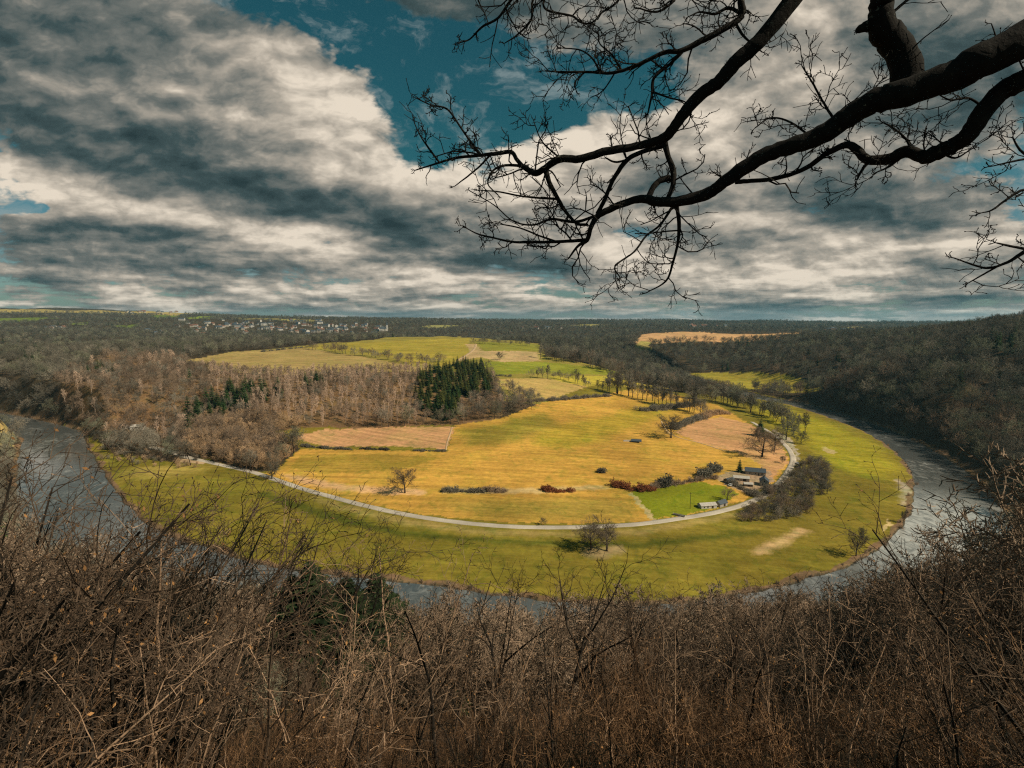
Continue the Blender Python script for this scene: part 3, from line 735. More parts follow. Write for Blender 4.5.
SPRUCES += [(a.mesh('spruce_trunk', [M_dark_bark]), b.mesh('spruce_crown', [M_needles_lit])) for a, b in _sp2]
SPR_NEAR = [(a.mesh('spruce_trunk', [M_dark_bark]), b.mesh('spruce_crown', [M_needles_dark])) for a, b in [spruce_arrays(230 + i, 16, 3.0, 40, 14) for i in range(2)]]
T_SPRUCE = [merged('woodland_spruce', p, [M_dark_bark, M_needles]) for p in _sp[:2]]
BUSHES = {k: [bush_mb(300 + i, 3.0, 9).mesh('bush', [m]) for i in range(2)] for k, m in (('grey', M_twig_grey), ('brown', M_twig_brown), ('tan', M_tan), ('russet', M_russet), ('dark', M_twig_shade))}

# ------------------------------------------------------------------ scattering many plants as one mass
def gn_scatter(name, protos, P, rot, scl, idx, kind='stuff'):
    """one object that sets a plant of the list on every point"""
    pc = bpy.data.collections.new(name + '_plants')
    for i, me in enumerate(protos):
        o = bpy.data.objects.new('%s_%02d' % (name, i), me); pc.objects.link(o)
    me = bpy.data.meshes.new(name)
    me.vertices.add(len(P)); me.vertices.foreach_set('co', np.asarray(P, np.float32).reshape(-1))
    for an, ty, dat, key in (('rot', 'FLOAT_VECTOR', rot, 'vector'), ('scl', 'FLOAT', scl, 'value'), ('idx', 'INT', idx, 'value')):
        at = me.attributes.new(an, ty, 'POINT'); at.data.foreach_set(key, np.asarray(dat, np.int32 if ty == 'INT' else np.float32).reshape(-1))
    o = link(name, me)
    g = bpy.data.node_groups.new(name, 'GeometryNodeTree')
    g.interface.new_socket('Geometry', in_out='INPUT', socket_type='NodeSocketGeometry'); g.interface.new_socket('Geometry', in_out='OUTPUT', socket_type='NodeSocketGeometry')
    N = g.nodes; gi = N.new('NodeGroupInput'); go = N.new('NodeGroupOutput')
    ci = N.new('GeometryNodeCollectionInfo'); ci.inputs['Collection'].default_value = pc
    ci.inputs['Separate Children'].default_value = True; ci.inputs['Reset Children'].default_value = True
    ip = N.new('GeometryNodeInstanceOnPoints'); ip.inputs['Pick Instance'].default_value = True
    def attr(n, t):
        a = N.new('GeometryNodeInputNamedAttribute'); a.data_type = t; a.inputs['Name'].default_value = n; return a.outputs['Attribute']
    L = g.links
    L.new(gi.outputs[0], ip.inputs['Points']); L.new(ci.outputs[0], ip.inputs['Instance'])
    L.new(attr('idx', 'INT'), ip.inputs['Instance Index']); L.new(attr('rot', 'FLOAT_VECTOR'), ip.inputs['Rotation']); L.new(attr('scl', 'FLOAT'), ip.inputs['Scale'])
    L.new(ip.outputs[0], go.inputs[0])
    m = o.modifiers.new('plants', 'NODES'); m.node_group = g
    tag(o, kind=kind)
    return o
# ------------------------------------------------------------------ woods
def px_h(px, py, h_px):
    """point on the ground at a photograph position and the metre height of h_px there"""
    p = hit(px, py)[0]; dep = to_px(p)[2]
    return p, float(h_px * dep / F)

CENTRE_WOOD = wpoly([(80, 432), (50, 400), (110, 354), (185, 362), (240, 366), (300, 366), (370, 364), (430, 365), (450, 362), (492, 376), (515, 390), (522, 404), (500, 418), (455, 424), (330, 426), (265, 432), (296, 448), (274, 468), (255, 470), (205, 455), (160, 455)])
PALE_WOOD = wpoly([(250, 425), (215, 390), (200, 364), (300, 366), (430, 366), (426, 412), (418, 424), (330, 426), (270, 428)])
TAN_WOOD = wpoly([(190, 455), (180, 440), (210, 418), (250, 420), (300, 428), (268, 436), (296, 448), (274, 469), (250, 470)])
SPRUCE_WOOD = wpoly([(422, 418), (414, 395), (420, 376), (455, 365), (482, 366), (494, 384), (488, 398), (462, 403), (452, 420)])
OPEN = [p for c, _, p in LAND if c != 'farmyard']
RIVERSIDE = wpoly([(100, 456), (80, 432), (190, 445), (205, 458), (165, 462), (130, 455)])
VILLAGE = None

def open_land(x, y):
    k = np.zeros(x.shape, bool)
    for p in OPEN: k |= in_poly(x, y, p)
    return k

# far settlements keep clearings: centres in the photograph and their half sizes
TOWN_PX = [(255, 328, 75, 5.0), (330, 329, 65, 6), (215, 326, 30, 3.5)]

def scatter_points(r0, r1, area, n_az=(-54, 54)):
    a0, a1 = np.radians(n_az[0]), np.radians(n_az[1])
    n = int((r1 * r1 - r0 * r0) / 2 * (a1 - a0) / area)
    r = np.sqrt(rng.uniform(r0 * r0, r1 * r1, n)); a = rng.uniform(a0, a1, n)
    return r * np.sin(a), r * np.cos(a)

def thin(x, y, dmin):
    """drop points nearer than dmin to one kept before"""
    seen = {}; keep = np.zeros(len(x), bool)
    for i in range(len(x)):
        cx, cy = int(x[i] // dmin), int(y[i] // dmin); ok = True
        for u in (-1, 0, 1):
            for v in (-1, 0, 1):
                for (qx, qy) in seen.get((cx + u, cy + v), ()):
                    if (qx - x[i]) ** 2 + (qy - y[i]) ** 2 < dmin * dmin: ok = False; break
                if not ok: break
            if not ok: break
        if ok: seen.setdefault((cx, cy), []).append((x[i], y[i])); keep[i] = True
    return keep

KINDS = T_PALE + T_BROWN + T_GREY + T_OLIVE + T_SHADE + T_TAN + T_SPRUCE + T_POLE
_o = np.cumsum([0, 3, 3, 3, 2, 2, 2, 2, 4]); K_PALE, K_BROWN, K_GREY, K_OLIVE, K_SHADE, K_TAN, K_SPR, K_POLE = [list(range(_o[i], _o[i + 1])) for i in range(8)]

def species(x, y, z):
    """which kind stands where"""
    n = len(x); u = rng.uniform(size=n); patch = np.sin(x / 61 + 1) + np.sin(y / 47 + x / 90) + rng.normal(0, .6, n)
    pick = lambda K: rng.choice(K, n)
    idx = np.where(u < .45, pick(K_GREY), np.where(u < .75, pick(K_OLIVE), pick(K_SHADE)))
    idx = np.where((patch > 1.0) & (u < .5), pick(K_BROWN), idx)
    far = np.hypot(x, y) > 1150
    idx = np.where(far, np.where(u < .6, pick(K_SHADE), np.where(u < .9, pick(K_OLIVE), pick(K_GREY))), idx)
    left = (x < -0.5 * y) & ~far
    idx = np.where(left, np.where(u < .5, pick(K_GREY), np.where(u < .8, pick(K_SHADE), pick(K_OLIVE))), idx)
    cw = in_poly(x, y, CENTRE_WOOD); idx = np.where(cw, np.where(u < .6, pick(K_BROWN), np.where(u < .85, pick(K_GREY), pick(K_PALE))), idx)
    pw = in_poly(x, y, PALE_WOOD); idx = np.where(pw, np.where(u < .68, pick(K_PALE), np.where(u < .92, pick(K_BROWN), pick(K_GREY))), idx)
    tw = in_poly(x, y, TAN_WOOD); idx = np.where(tw, np.where(u < .7, pick(K_TAN), pick(K_BROWN)), idx)
    rare = (np.sin(x / 37 + 2) * np.sin(y / 53) > .9) & (u < .5) & ~pw & ~cw & ~tw
    idx = np.where(rare | ((rng.uniform(size=n) < .012) & ~pw & ~tw), pick(K_SPR), idx)
    return idx

NEAR_R = 175.0
def woods():
    X, Y, S = [], [], []
    for r0, r1, area, dmin, s in ((NEAR_R, 900, 38, 5.2, 1.0), (900, 1800, 110, 8.5, 1.3), (1800, 3200, 240, 12, 1.2), (3200, 5600, 650, 19, 1.3)):
        x, y = scatter_points(r0, r1, area); rd = river_dist(x, y) if r0 < 1800 else np.full(len(x), 999.)
        k = (rd > np.where(x > 0, 9, 5)) & ~open_land(x, y)
        x, y = x[k], y[k]; z = gz(x, y)
        k = ~hidden(x, y, z + 15 * s) & ~in_poly(x, y, SPRUCE_WOOD)
        # keep the village slopes mostly clear
        px, py, dep = to_px(np.stack([x, y, z], -1))
        for cx, cy, hw, hh in TOWN_PX:
            k &= ~((((px - cx) / hw) ** 2 + ((py - cy) / hh) ** 2 < 1) & (rng.uniform(size=len(x)) < .8) & (dep > 1500))
        x, y = x[k], y[k]
        k = thin(x, y, dmin)
        if r0 < 800:                                     # tall old trees with wide crowns outside the birch wood
            x, y = x[k], y[k]; big = ~in_poly(x, y, CENTRE_WOOD); k2 = ~big; xb = np.nonzero(big)[0]; k2[xb[thin(x[big], y[big], 8.2)]] = True
            x, y, big = x[k2], y[k2], big[k2]; X.append(x); Y.append(y); S.append(np.where(big, 1.5, 1.0)); continue
        X.append(x[k]); Y.append(y[k]); S.append(np.full(k.sum(), s))
    # the tan scrub at the foot of the wood grows close
    x = rng.uniform(TAN_WOOD[:, 0].min(), TAN_WOOD[:, 0].max(), 2600); y = rng.uniform(TAN_WOOD[:, 1].min(), TAN_WOOD[:, 1].max(), 2600); k = in_poly(x, y, TAN_WOOD); x, y = x[k], y[k]
    k = thin(x, y, 4.6); X.append(x[k]); Y.append(y[k]); S.append(np.full(k.sum(), 1.25))
    # the near flank below the viewpoint
    x, y = scatter_points(34, NEAR_R, 11, (-62, 62)); k = river_dist(x, y) > 4; x, y = x[k], y[k]
    k = thin(x, y, 2.5); X.append(x[k]); Y.append(y[k]); S.append(np.full(k.sum(), 1.0))
    x, y, s = np.concatenate(X), np.concatenate(Y), np.concatenate(S)
    z = gz(x, y); idx = species(x, y, z); n = len(x)
    s = s * rng.uniform(.72, 1.18, n)
    tw = in_poly(x, y, TAN_WOOD) | in_poly(x, y, RIVERSIDE); s = np.where(tw, s * .95, s)
    near = np.hypot(x, y) < NEAR_R
    cap = near_cap(x, y, z); s = np.where(near, np.minimum(1.25, cap / 14.2) * rng.uniform(.80, 1.06, n), s)
    idx = np.where(near & (rng.uniform(size=n) < .93), rng.choice(K_BROWN + K_POLE + K_POLE, n), idx)
    k = s > .12
    return x[k], y[k], z[k], s[k], idx[k]

# the line in the photograph that the tops of the near thicket reach
TOPLINE = np.array([(-200, 500), (0, 522), (40, 532), (80, 543), (130, 555), (200, 563), (270, 566), (340, 574), (400, 584), (460, 588), (512, 590), (600, 590), (700, 590), (760, 590), (800, 594),
                    (850, 590), (900, 572), (945, 545), (980, 520), (1024, 480), (1300, 400)], float)
def near_cap(x, y, z, slack=0):
    """tallest plant that keeps its top under the line"""
    cap = np.full(len(x), 19.0); u, _, _ = to_px(np.stack([x, y, z], -1)); dip = np.where((np.abs(u - 322) < 88) & (np.hypot(x, y) < 80), 88.0, 0.0)
    for _ in range(1):
        lo = np.zeros(len(x)); hi = np.full(len(x), 19.0)
        for _ in range(12):
            m = (lo + hi) / 2; px, py, d = to_px(np.stack([x, y, z + m], -1))
            below = py > np.interp(px, TOPLINE[:, 0], TOPLINE[:, 1]) - slack + dip
            lo = np.where(below, m, lo); hi = np.where(below, hi, m)
        cap = lo
    return cap

WX, WY, WZ, WS, WI = woods()
_size = WS * 14 / np.hypot(WX, WY)
_inview = np.abs(to_px(np.stack([WX, WY, WZ + 5], -1))[0] - 512) < 520
_order = np.argsort(-np.where(_inview, _size, 0)); _solo = np.zeros(len(WX), bool); _solo[_order[:48]] = True
_NM = ['pale_bare_tree'] * 3 + ['brown_bare_tree'] * 3 + ['bare_tree'] * 8 + ['bare_tree'] * 2 + ['spruce_tree'] * 2
for i in np.nonzero(_solo)[0]:
    kn = 'spruce_tree' if WI[i] in K_SPR else 'bare_tree'
    o = link(kn, KINDS[WI[i]], loc=(WX[i], WY[i], WZ[i]), rot=(R.gauss(0, .05), R.gauss(0, .05), R.uniform(0, 6.28)), scale=float(WS[i]))
    if kn == 'bare_tree': tag(o, 'leafless brown tree of the thicket on the steep slope below the viewpoint', 'tree', 'bare trees on the near slope')
    else: tag(o, 'dark spruce standing among the bare trees of the near slope', 'tree', 'spruces on the near slope')
_m = ~_solo
_nf = _m & (np.hypot(WX, WY) < NEAR_R)
for nm, k in (('slope_woodland', _nf), ('woodland', _m & ~_nf)):
    n = int(k.sum())
    gn_scatter(nm, KINDS, np.stack([WX, WY, WZ], -1)[k], np.stack([rng.normal(0, .05, n), rng.normal(0, .05, n), rng.uniform(0, 6.28, n)], -1), WS[k], WI[k])
print('woods', len(WX), int(_nf.sum()))

# ------------------------------------------------------------------ the spruce plantation and other conifers
def put_tree(pair, name, loc, s, label, cat, group=None, rz=None, lean=(0, 0), parts=True):
    t = bpy.data.objects.new(name, None); COL.objects.link(t); t.empty_display_size = .5
    t.location = loc; t.rotation_euler = (lean[0], lean[1], R.uniform(0, 6.28) if rz is None else rz); t.scale = (s,) * 3 if not hasattr(s, '__len__') else s
    tag(t, label, cat, group)
    link('trunk', pair[0], t); link('crown', pair[1], t)
    return t
def spruce_wood():
    p = SPRUCE_WOOD; x0, y0 = p.min(0); x1, y1 = p.max(0)
    x = rng.uniform(x0, x1, 6000); y = rng.uniform(y0, y1, 6000); k = in_poly(x, y, p); x, y = x[k], y[k]
    k = thin(x, y, 4.6); x, y = x[k], y[k]; k = rng.permutation(len(x))[:205]; x, y = x[k], y[k]; z = gz(x, y)
    for i in range(len(x)):
        put_tree(SPRUCES[R.choice([0, 1, 2, 3, 4, 3, 4])], 'spruce_tree', (x[i], y[i], z[i]), (lambda q: (q * 1.6, q * 1.6, q))(R.uniform(.75, 1.2)), 'dark green spruce in the block of conifers at the edge of the bare wood', 'tree', 'spruces of the plantation')
    print('spruces', len(x))
spruce_wood()
for px, py, n, rad, lab in ((230, 406, 46, 19, 'dark spruce in the small clump inside the bare brown wood'), (318, 388, 8, 8, 'dark spruce poking out of the pale bare wood below the hilltop field'),
                            (112, 376, 7, 12, 'dark spruce in the shaded wood at the left of the crest'), (960, 376, 5, 12, 'dark spruce on the wooded flank right of the river')):
    c = hit(px, py)[0]
    for k in range(n):
        x = c[0] + R.gauss(0, rad); y = c[1] + R.gauss(0, rad * 1.4)
        put_tree(SPRUCES[R.choice([0, 1, 2])], 'spruce_tree', (x, y, float(gz(x, y))), (lambda q: (q * 1.45, q * 1.45, q))(R.uniform(.95, 1.5)), lab, 'tree', 'spruces: ' + lab[12:])
# ------------------------------------------------------------------ single trees, rows, hedges
def lone(px, py, hpx, pair, name, label, cat='tree', group=None, wide=1.0, H=13.0, lean=(0, 0)):
    p, h = px_h(px, py, hpx)
    s = h / H
    return put_tree(pair, name, p, (s * wide, s * wide, s), label, cat, group, lean=lean)
def recol(pair, mt, mc):
    a, b = pair[0].copy(), pair[1].copy(); a.materials[0] = mt; b.materials[0] = mc; return a, b
OAK_B = [recol(o, M_dark_bark, M_twig_brown) for o in OAKS]; OAK_D = [recol(o, M_dark_bark, M_twig_shade) for o in OAKS]
OAK_S = [recol(o, M_dark_bark, M_twig_olive) for o in OAKS]
lone(405, 493, 28, OAKS[0], 'oak_tree', 'round bare tree on the pale grass strip above the lane, left of the dark hedge', wide=1.3)
lone(591, 550, 34, OAKS[1], 'oak_tree', 'left tree of the bare pair on the lower meadow below the lane', wide=1.15)
lone(607, 551, 36, OAKS[2], 'oak_tree', 'right tree of the bare pair on the lower meadow below the lane', wide=1.2)
lone(671, 438, 26, OAK_D[0], 'oak_tree', 'dark spreading tree at the lower tip of the curved hedge in the main field', wide=1.4)
lone(500, 360, 9, OAK_D[1], 'oak_tree', 'small dark tree standing alone beside the pale track on the hilltop', wide=1.2)
lone(762, 457, 32, OAK_B[1], 'oak_tree', 'broad bare tree on the tan pasture, tallest beside the dark conifer', wide=1.25)
lone(774, 452, 26, OAK_B[2], 'oak_tree', 'slimmer bare tree just right of the broad one on the tan pasture', wide=.9)
lone(782, 463, 9, OAK_D[2], 'small_tree', 'small bare tree on the tan ground inside the curve of the lane', wide=1.1)
lone(760, 436, 17, SPRUCES[0], 'spruce_tree', 'dark evergreen beside the bare trees at the head of the tan pasture', wide=2.3, H=16)
lone(739.5, 472, 14, SPRUCES[1], 'spruce_tree', 'neat pointed conifer behind the farm buildings', wide=1.35, H=16)
for px, py, h, w, l in ((786, 440, 24, 1.0, 'bare tree at the bend of the lane, nearest to the lane'), (793, 436, 20, .9, 'bare tree between the lane bend and the green riverside, middle of three'),
                        (801, 444, 15, 1.1, 'low bare tree on the edge of the green riverside, right of the lane bend')):
    lone(px, py, h, OAK_S[R.randrange(3)], 'bare_tree', l, wide=w)
lone(856, 556, 32, OAK_D[1], 'bare_tree', 'dark upright tree on the river bank at the bottom right of the meadow', wide=.8)
lone(903, 523, 16, OAK_D[2], 'bare_tree', 'small dark tree on the outer tip of the river bank', wide=.55)
lone(827, 494, 12, OAK_D[0], 'small_tree', 'dark scrubby tree at the right edge of the thicket below the farm', wide=1.3)
lone(272, 479, 20, OAK_D[0], 'bare_tree', 'dark bare tree beside the lane where it leaves the tan wood', wide=1.1)
lone(727, 500, 14, OAK_B[0], 'bare_tree', 'bare bush-like tree behind the stone sheds in the green paddock', wide=1.3)
lone(543, 525, 8, OAK_D[1], 'small_tree', 'tiny dark tree on the upper verge of the lane', wide=1.2)

def row(px_pts, n, hpx, protos, name, label, group, jit=2.0, hj=.25, wide=1.0, H=15.0, parts=True):
    w = wpoly_line(px_pts, n)
    for i, (x, y) in enumerate(w):
        x += R.gauss(0, jit); y += R.gauss(0, jit * 1.4); z = float(gz(x, y)); dep = to_px((x, y, z))[2]
        s = hpx * dep / F / H * R.uniform(1 - hj, 1 + hj)
        o = link(name, R.choice(protos), loc=(x, y, z), rot=(R.gauss(0, .03), R.gauss(0, .03), R.uniform(0, 6.28)), scale=(s * wide, s * wide, s))
        tag(o, label, 'tree', group)
def wpoly_line(px, n):
    w = hit(*np.array(px, float).T)[:, :2]
    seg = np.r_[0, np.cumsum(np.hypot(*np.diff(w, axis=0).T))]
    t = np.linspace(0, seg[-1], n)
    return [(np.interp(v, seg, w[:, 0]), np.interp(v, seg, w[:, 1])) for v in t]
T_ROW = T_TALL
row([(606, 391), (640, 399), (672, 407), (705, 416)], 26, 20, T_ROW + T_GREY, 'bare_tree', 'slender bare tree in the row running down from the hilltop to the river', 'bare trees of the long row', 3, .3)
row([(530, 378), (560, 379), (590, 388), (612, 392)], 16, 13, T_ROW + T_GREY, 'bare_tree', 'bare tree in the upper end of the row beside the tan field', 'bare trees above the tan field', 3, .35)
row([(690, 400), (720, 402), (750, 410), (772, 418), (792, 428)], 42, 18, T_ROW + T_OLIVE + T_GREY, 'bare_tree', 'bare tree in the belt along the inner side of the river', 'bare trees along the river', 7, .3, 1.15)
row([(620, 385), (650, 388), (690, 393), (720, 398)], 36, 15, T_ROW + T_GREY + T_BROWN, 'bare_tree', 'bare tree in the belt behind the long row, towards the river', 'bare trees behind the long row', 7, .3, 1.1)
row([(545, 358), (570, 362), (600, 368), (615, 373)], 40, 13, T_GREY + T_BROWN + T_ROW, 'bare_tree', 'bare tree of the small copse on the right shoulder of the hill', 'bare trees of the hill copse', 9, .25)
row([(312, 349), (345, 354), (372, 357), (392, 361)], 24, 10, T_GREY + T_BROWN, 'bare_tree', 'bare tree in the line between the two hilltop fields', 'bare trees between the hilltop fields', 5, .4, 1.2)
row([(392, 362), (430, 364), (445, 362)], 14, 9, T_BROWN + T_GREY, 'bare_tree', 'low bare tree along the lower edge of the hilltop field', 'bare trees below the hilltop field', 5, .4, 1.2)
row([(478, 344), (500, 344), (530, 346)], 14, 6, T_GREY + T_SHADE, 'bare_tree', 'dark bare tree in the clump behind the hilltop, near the pale track', 'bare trees behind the hilltop', 9, .3, 1.2)
row([(508, 392), (516, 398), (522, 404), (518, 412), (508, 417)], 16, 14, T_GREY + T_BROWN, 'bare_tree', 'bare tree at the outer corner of the wood beside the spruces', 'bare trees beside the spruces', 5, .3, 1.2)

HB = []
def hedge_blocks():
    P = dict(BUSHY, kids=[6, 4], seg=[3, 2, 2], wig=[.25, .25, .25], up=[.03, .02, 0], tip=[.5, .5, .5], sides=[3, 3, 3], start=[.05, .1], ang=[50, 50], len=[.6, .55], short=[.3, .3], rat=[.7, .7], rmin=.035)
    for leafy in (0, 1):
        for k in range(3):
            rnd = random.Random(600 + k + 10 * leafy); mb = MB()
            for j in range(4):
                out = []; grow(out, rnd, (rnd.gauss(0, .15), rnd.gauss(0, .15), -.05), (rnd.gauss(0, .3), rnd.gauss(0, .3), 1.0), .62, .02, 0, dict(P, rmin=.013))
                for pts, rad, sides, lvl, d in out:
                    mb.tube(pts, rad, sides)
                    if leafy and lvl >= 1: mb.leaf(pts[-1], (rnd.gauss(0, 1), rnd.gauss(0, 1), rnd.gauss(0, .6)), rnd.uniform(.08, .16), 0, .7)
            HB.append(mb.arrays()[:2])
hedge_blocks()
def hedge(px, py0, width, height, n, mat, label, group=None, name='hedge', leafy=0):
    """one clipped or wild hedge: a long tangle of short stems and twigs"""
    w = hit(*np.array(px, float).T)[:, :2]; c = catmull(w, 8) if len(w) > 2 else np.array([w[0] * (1 - t) + w[1] * t for t in np.linspace(0, 1, 12)])
    seg = np.r_[0, np.cumsum(np.hypot(*np.diff(c, axis=0).T))]
    mb = MB(); rnd = random.Random(int(px[0][0] * 7 + px[0][1])); mid = c[len(c) // 2]; z0 = float(gz(mid[0], mid[1]))
    N = max(5, int(seg[-1] * n / 3))
    for i in range(N):
        t = rnd.uniform(0, seg[-1]); x = np.interp(t, seg, c[:, 0]) + rnd.gauss(0, width * .3); y = np.interp(t, seg, c[:, 1]) + rnd.gauss(0, width * .3)
        h = height * rnd.uniform(.55, 1.15) * (1 + .35 * math.sin(t * .35) + .2 * math.sin(t * 1.1)); z = float(gz(x, y))
        V, Q = HB[rnd.randrange(3) + (3 if leafy else 0)]; a = rnd.uniform(0, 6.28); ca, sa = math.cos(a) * h * rnd.uniform(.8, 1.2), math.sin(a) * h
        mb.add(np.stack([V[:, 0] * ca - V[:, 1] * sa + x - mid[0], V[:, 0] * sa + V[:, 1] * ca + y - mid[1], V[:, 2] * h + z - z0], -1), Q)
    o = link(name, mb.mesh(name, [mat]), loc=(mid[0], mid[1], z0)); tag(o, label, 'hedge' if name == 'hedge' else 'bush', group)
hedge([(302, 446), (335, 449), (352, 449.5)], 0, 2.2, 2.4, 9, M_twig_shade, 'dark low hedge under the left half of the tan hayfield', leafy=1)
hedge([(360, 449), (388, 450)], 0, 1.8, 2.2, 9, M_twig_shade, 'short dark hedge piece under the middle of the tan hayfield', leafy=1)
hedge([(415, 451), (446, 451.5)], 0, 1.8, 2.0, 9, M_twig_shade, 'short dark hedge piece under the right corner of the tan hayfield', leafy=1)
hedge([(443, 491), (470, 492), (486, 492)], 0, 2.2, 3.0, 9, M_twig_shade, 'dark straight hedge on the pale grass strip in the middle of the field', leafy=1)
hedge([(484, 491), (497, 492), (508, 491)], 0, 4, 4.6, 8, M_twig_brown, 'higher brown bushes at the right end of the dark straight hedge')
hedge([(543, 490), (557, 492), (572, 491)], 0, 2.5, 3.4, 9, M_russet, 'short russet hedge on the pale grass strip, left of the paddock', leafy=1)
hedge([(613, 485), (632, 490), (652, 490)], 0, 4.5, 4.2, 9, M_russet, 'long russet hedge at the left end of the green paddock', leafy=1)
hedge([(650, 489), (664, 486), (678, 484), (700, 480), (716, 478)], 0, 3.5, 4.0, 7, M_twig_brown, 'brown wild hedge behind the green paddock', leafy=0)
hedge([(700, 478), (708, 474), (716, 470)], 0, 4, 5.5, 6, M_twig_shade, 'tall dark bushes between the paddock hedge and the farm', leafy=1)
hedge([(728, 483), (742, 489), (752, 495), (764, 494), (771, 487)], 0, 3.5, 4.2, 8, M_twig_grey, 'grey wild hedge along the front of the farm', leafy=0)
hedge([(524, 402), (560, 400), (585, 398), (612, 396)], 0, 4, 5.0, 8, M_twig_grey, 'long grey hedge along the lower edge of the tan hill field')
hedge([(640, 411), (665, 409), (690, 406)], 0, 8, 6.5, 9, M_twig_grey, 'grey thicket on the main field below the long tree row')
hedge([(674, 429), (690, 422), (702, 418)], 0, 6, 6, 10, M_twig_grey, 'grey bushes curving round the top of the tan pasture')
hedge([(700, 419), (715, 414), (729, 414)], 0, 7, 6.0, 10, M_tan, 'pinkish tan bushes at the top right of the tan pasture')
hedge([(598, 472), (604, 473)], 0, 2.0, 3.6, 10, M_twig_shade, 'single dark bush alone in the middle of the main field', leafy=2, name='bush')
hedge([(660, 486), (668, 484)], 0, 3, 6.0, 9, M_twig_shade, 'rounded dark bush rising from the hedge behind the paddock', leafy=1, name='bush')
hedge([(944 / 2 + 14, 376), (500, 376), (512, 377)], 0, 4, 3.5, 3, M_twig_shade, 'dark hedge between the bright green strip and the tan hill field', leafy=1)
hedge([(262, 352), (285, 349.5), (306, 347.5)], 0, 4, 4.0, 2, M_twig_shade, 'dark hedge line across the left end of the hilltop field', leafy=1)
# the big dark thicket below the farm, shrub by shrub
TH = wpoly([(742, 522), (752, 506), (768, 497), (786, 478), (800, 466), (818, 460), (829, 468), (828, 490), (808, 512), (785, 523)])
x = rng.uniform(TH[:, 0].min(), TH[:, 0].max(), 1500); y = rng.uniform(TH[:, 1].min(), TH[:, 1].max(), 1500); k = in_poly(x, y, TH); x, y = x[k], y[k]; k = thin(x, y, 3.0); x, y = x[k][:140], y[k][:140]
for i in range(len(x)):
    o = link('bush', R.choice(BUSHES['grey'] + BUSHES['dark'] + BUSHES['brown']), loc=(x[i], y[i], float(gz(x[i], y[i]))), rot=(0, 0, R.uniform(0, 6.28)), scale=R.uniform(1.5, 2.7))
    tag(o, 'dark leafless shrub of the big thicket between the lane and the green riverside', 'bush', 'shrubs of the dark thicket')
# scrub at the left end of the meadow
for i in range(60):
    px, py = R.uniform(100, 205), 0
    py = np.interp(px, [100, 140, 205], [452, 458, 462]) + R.gauss(0, 4)
    p = hit(px, py)[0]
    o = link('bush', R.choice(BUSHES['tan'] + BUSHES['brown'] + BUSHES['grey']), loc=p, rot=(0, 0, R.uniform(0, 6.28)), scale=R.uniform(1.0, 2.0)); tag(o, 'brown leafless shrub in the scrub at the left end of the meadow', 'bush', 'shrubs at the left end of the meadow')
# scrub on the very edge of the water
for i in range(190):
    t = R.uniform(16, len(INNER) - 72); a = int(t); q = INNER[a] - _nrm[a] * R.uniform(-.5, 2.5)
    o = link('bush', R.choice(BUSHES['brown'] + BUSHES['tan'] + BUSHES['dark']), loc=(q[0], q[1], float(gz(q[0], q[1])) - .1), rot=(0, 0, R.uniform(0, 6.28)), scale=R.choice([R.uniform(.2, .6), R.uniform(.4, 1.0)])); tag(o, 'low brown shrub on the eroded inner bank of the river', 'bush', 'shrubs on the inner river bank')
# ------------------------------------------------------------------ buildings and other things people made
M_wall = plain('cream_render', (0.42, 0.36, 0.29), .9, .1, .12, .5); M_wall2 = plain('white_render', (0.50, 0.46, 0.41), .9, .1, .08, .5)
M_stone = plain('grey_stone', (0.36, 0.31, 0.26), .95, .1, .35, 1.5); M_slate = plain('slate_roof', (0.055, 0.07, 0.085), .6, .3, .25, 2)
M_tile = plain('brown_tile', (0.17, 0.085, 0.055), .8, .15, .3, 2); M_glass = plain('dark_glass', (0.02, 0.025, 0.03), .12, .5, .1)
M_palemetal = plain('pale_sheet_roof', (0.43, 0.39, 0.34), .5, .3, .2, .6); M_door = plain('dark_wood', (0.05, 0.035, 0.025), .7, .2, .3); M_wood = plain('weathered_wood', (0.20, 0.155, 0.11), .9, .1, .3, 4)
M_white = plain('white_paint', (0.75, 0.74, 0.71), .3, .5, .05); M_darkpaint = plain('dark_blue_paint', (0.025, 0.03, 0.045), .3, .5, .1); M_tyre = plain('rubber', (0.02, 0.02, 0.02), .8, .2, .1)

def gable(L, Wd, h, rise, over=.4):
    """walls with gables, and a pitched roof with thickness"""
    w, r = MB(), MB(); a, b = L / 2, Wd / 2
    V = [(-a, -b, -1), (a, -b, -1), (a, b, -1), (-a, b, -1), (-a, -b, h), (a, -b, h), (a, b, h), (-a, b, h), (-a, 0, h + rise), (a, 0, h + rise)]
    w.add(V, [(0, 1, 5, 4), (2, 3, 7, 6), (1, 2, 6, 5), (3, 0, 4, 7), (5, 6, 9, -1), (7, 4, 8, -1)])
    t = .22; o = over; s = rise / b
    for sg in (-1, 1):
        e = [(-a - o, sg * (b + o), h - o * s + .02), (a + o, sg * (b + o), h - o * s + .02), (a + o, 0, h + rise + .02), (-a - o, 0, h + rise + .02)]
        u = [(p[0], p[1], p[2] + t) for p in e]
        r.add(e + u, [(4, 5, 6, 7), (0, 1, 5, 4), (1, 2, 6, 5), (3, 0, 4, 7), (3, 2, 1, 0)] if sg < 0 else [(7, 6, 5, 4), (4, 5, 1, 0), (5, 6, 2, 1), (7, 4, 0, 3), (0, 1, 2, 3)])
    return w, r

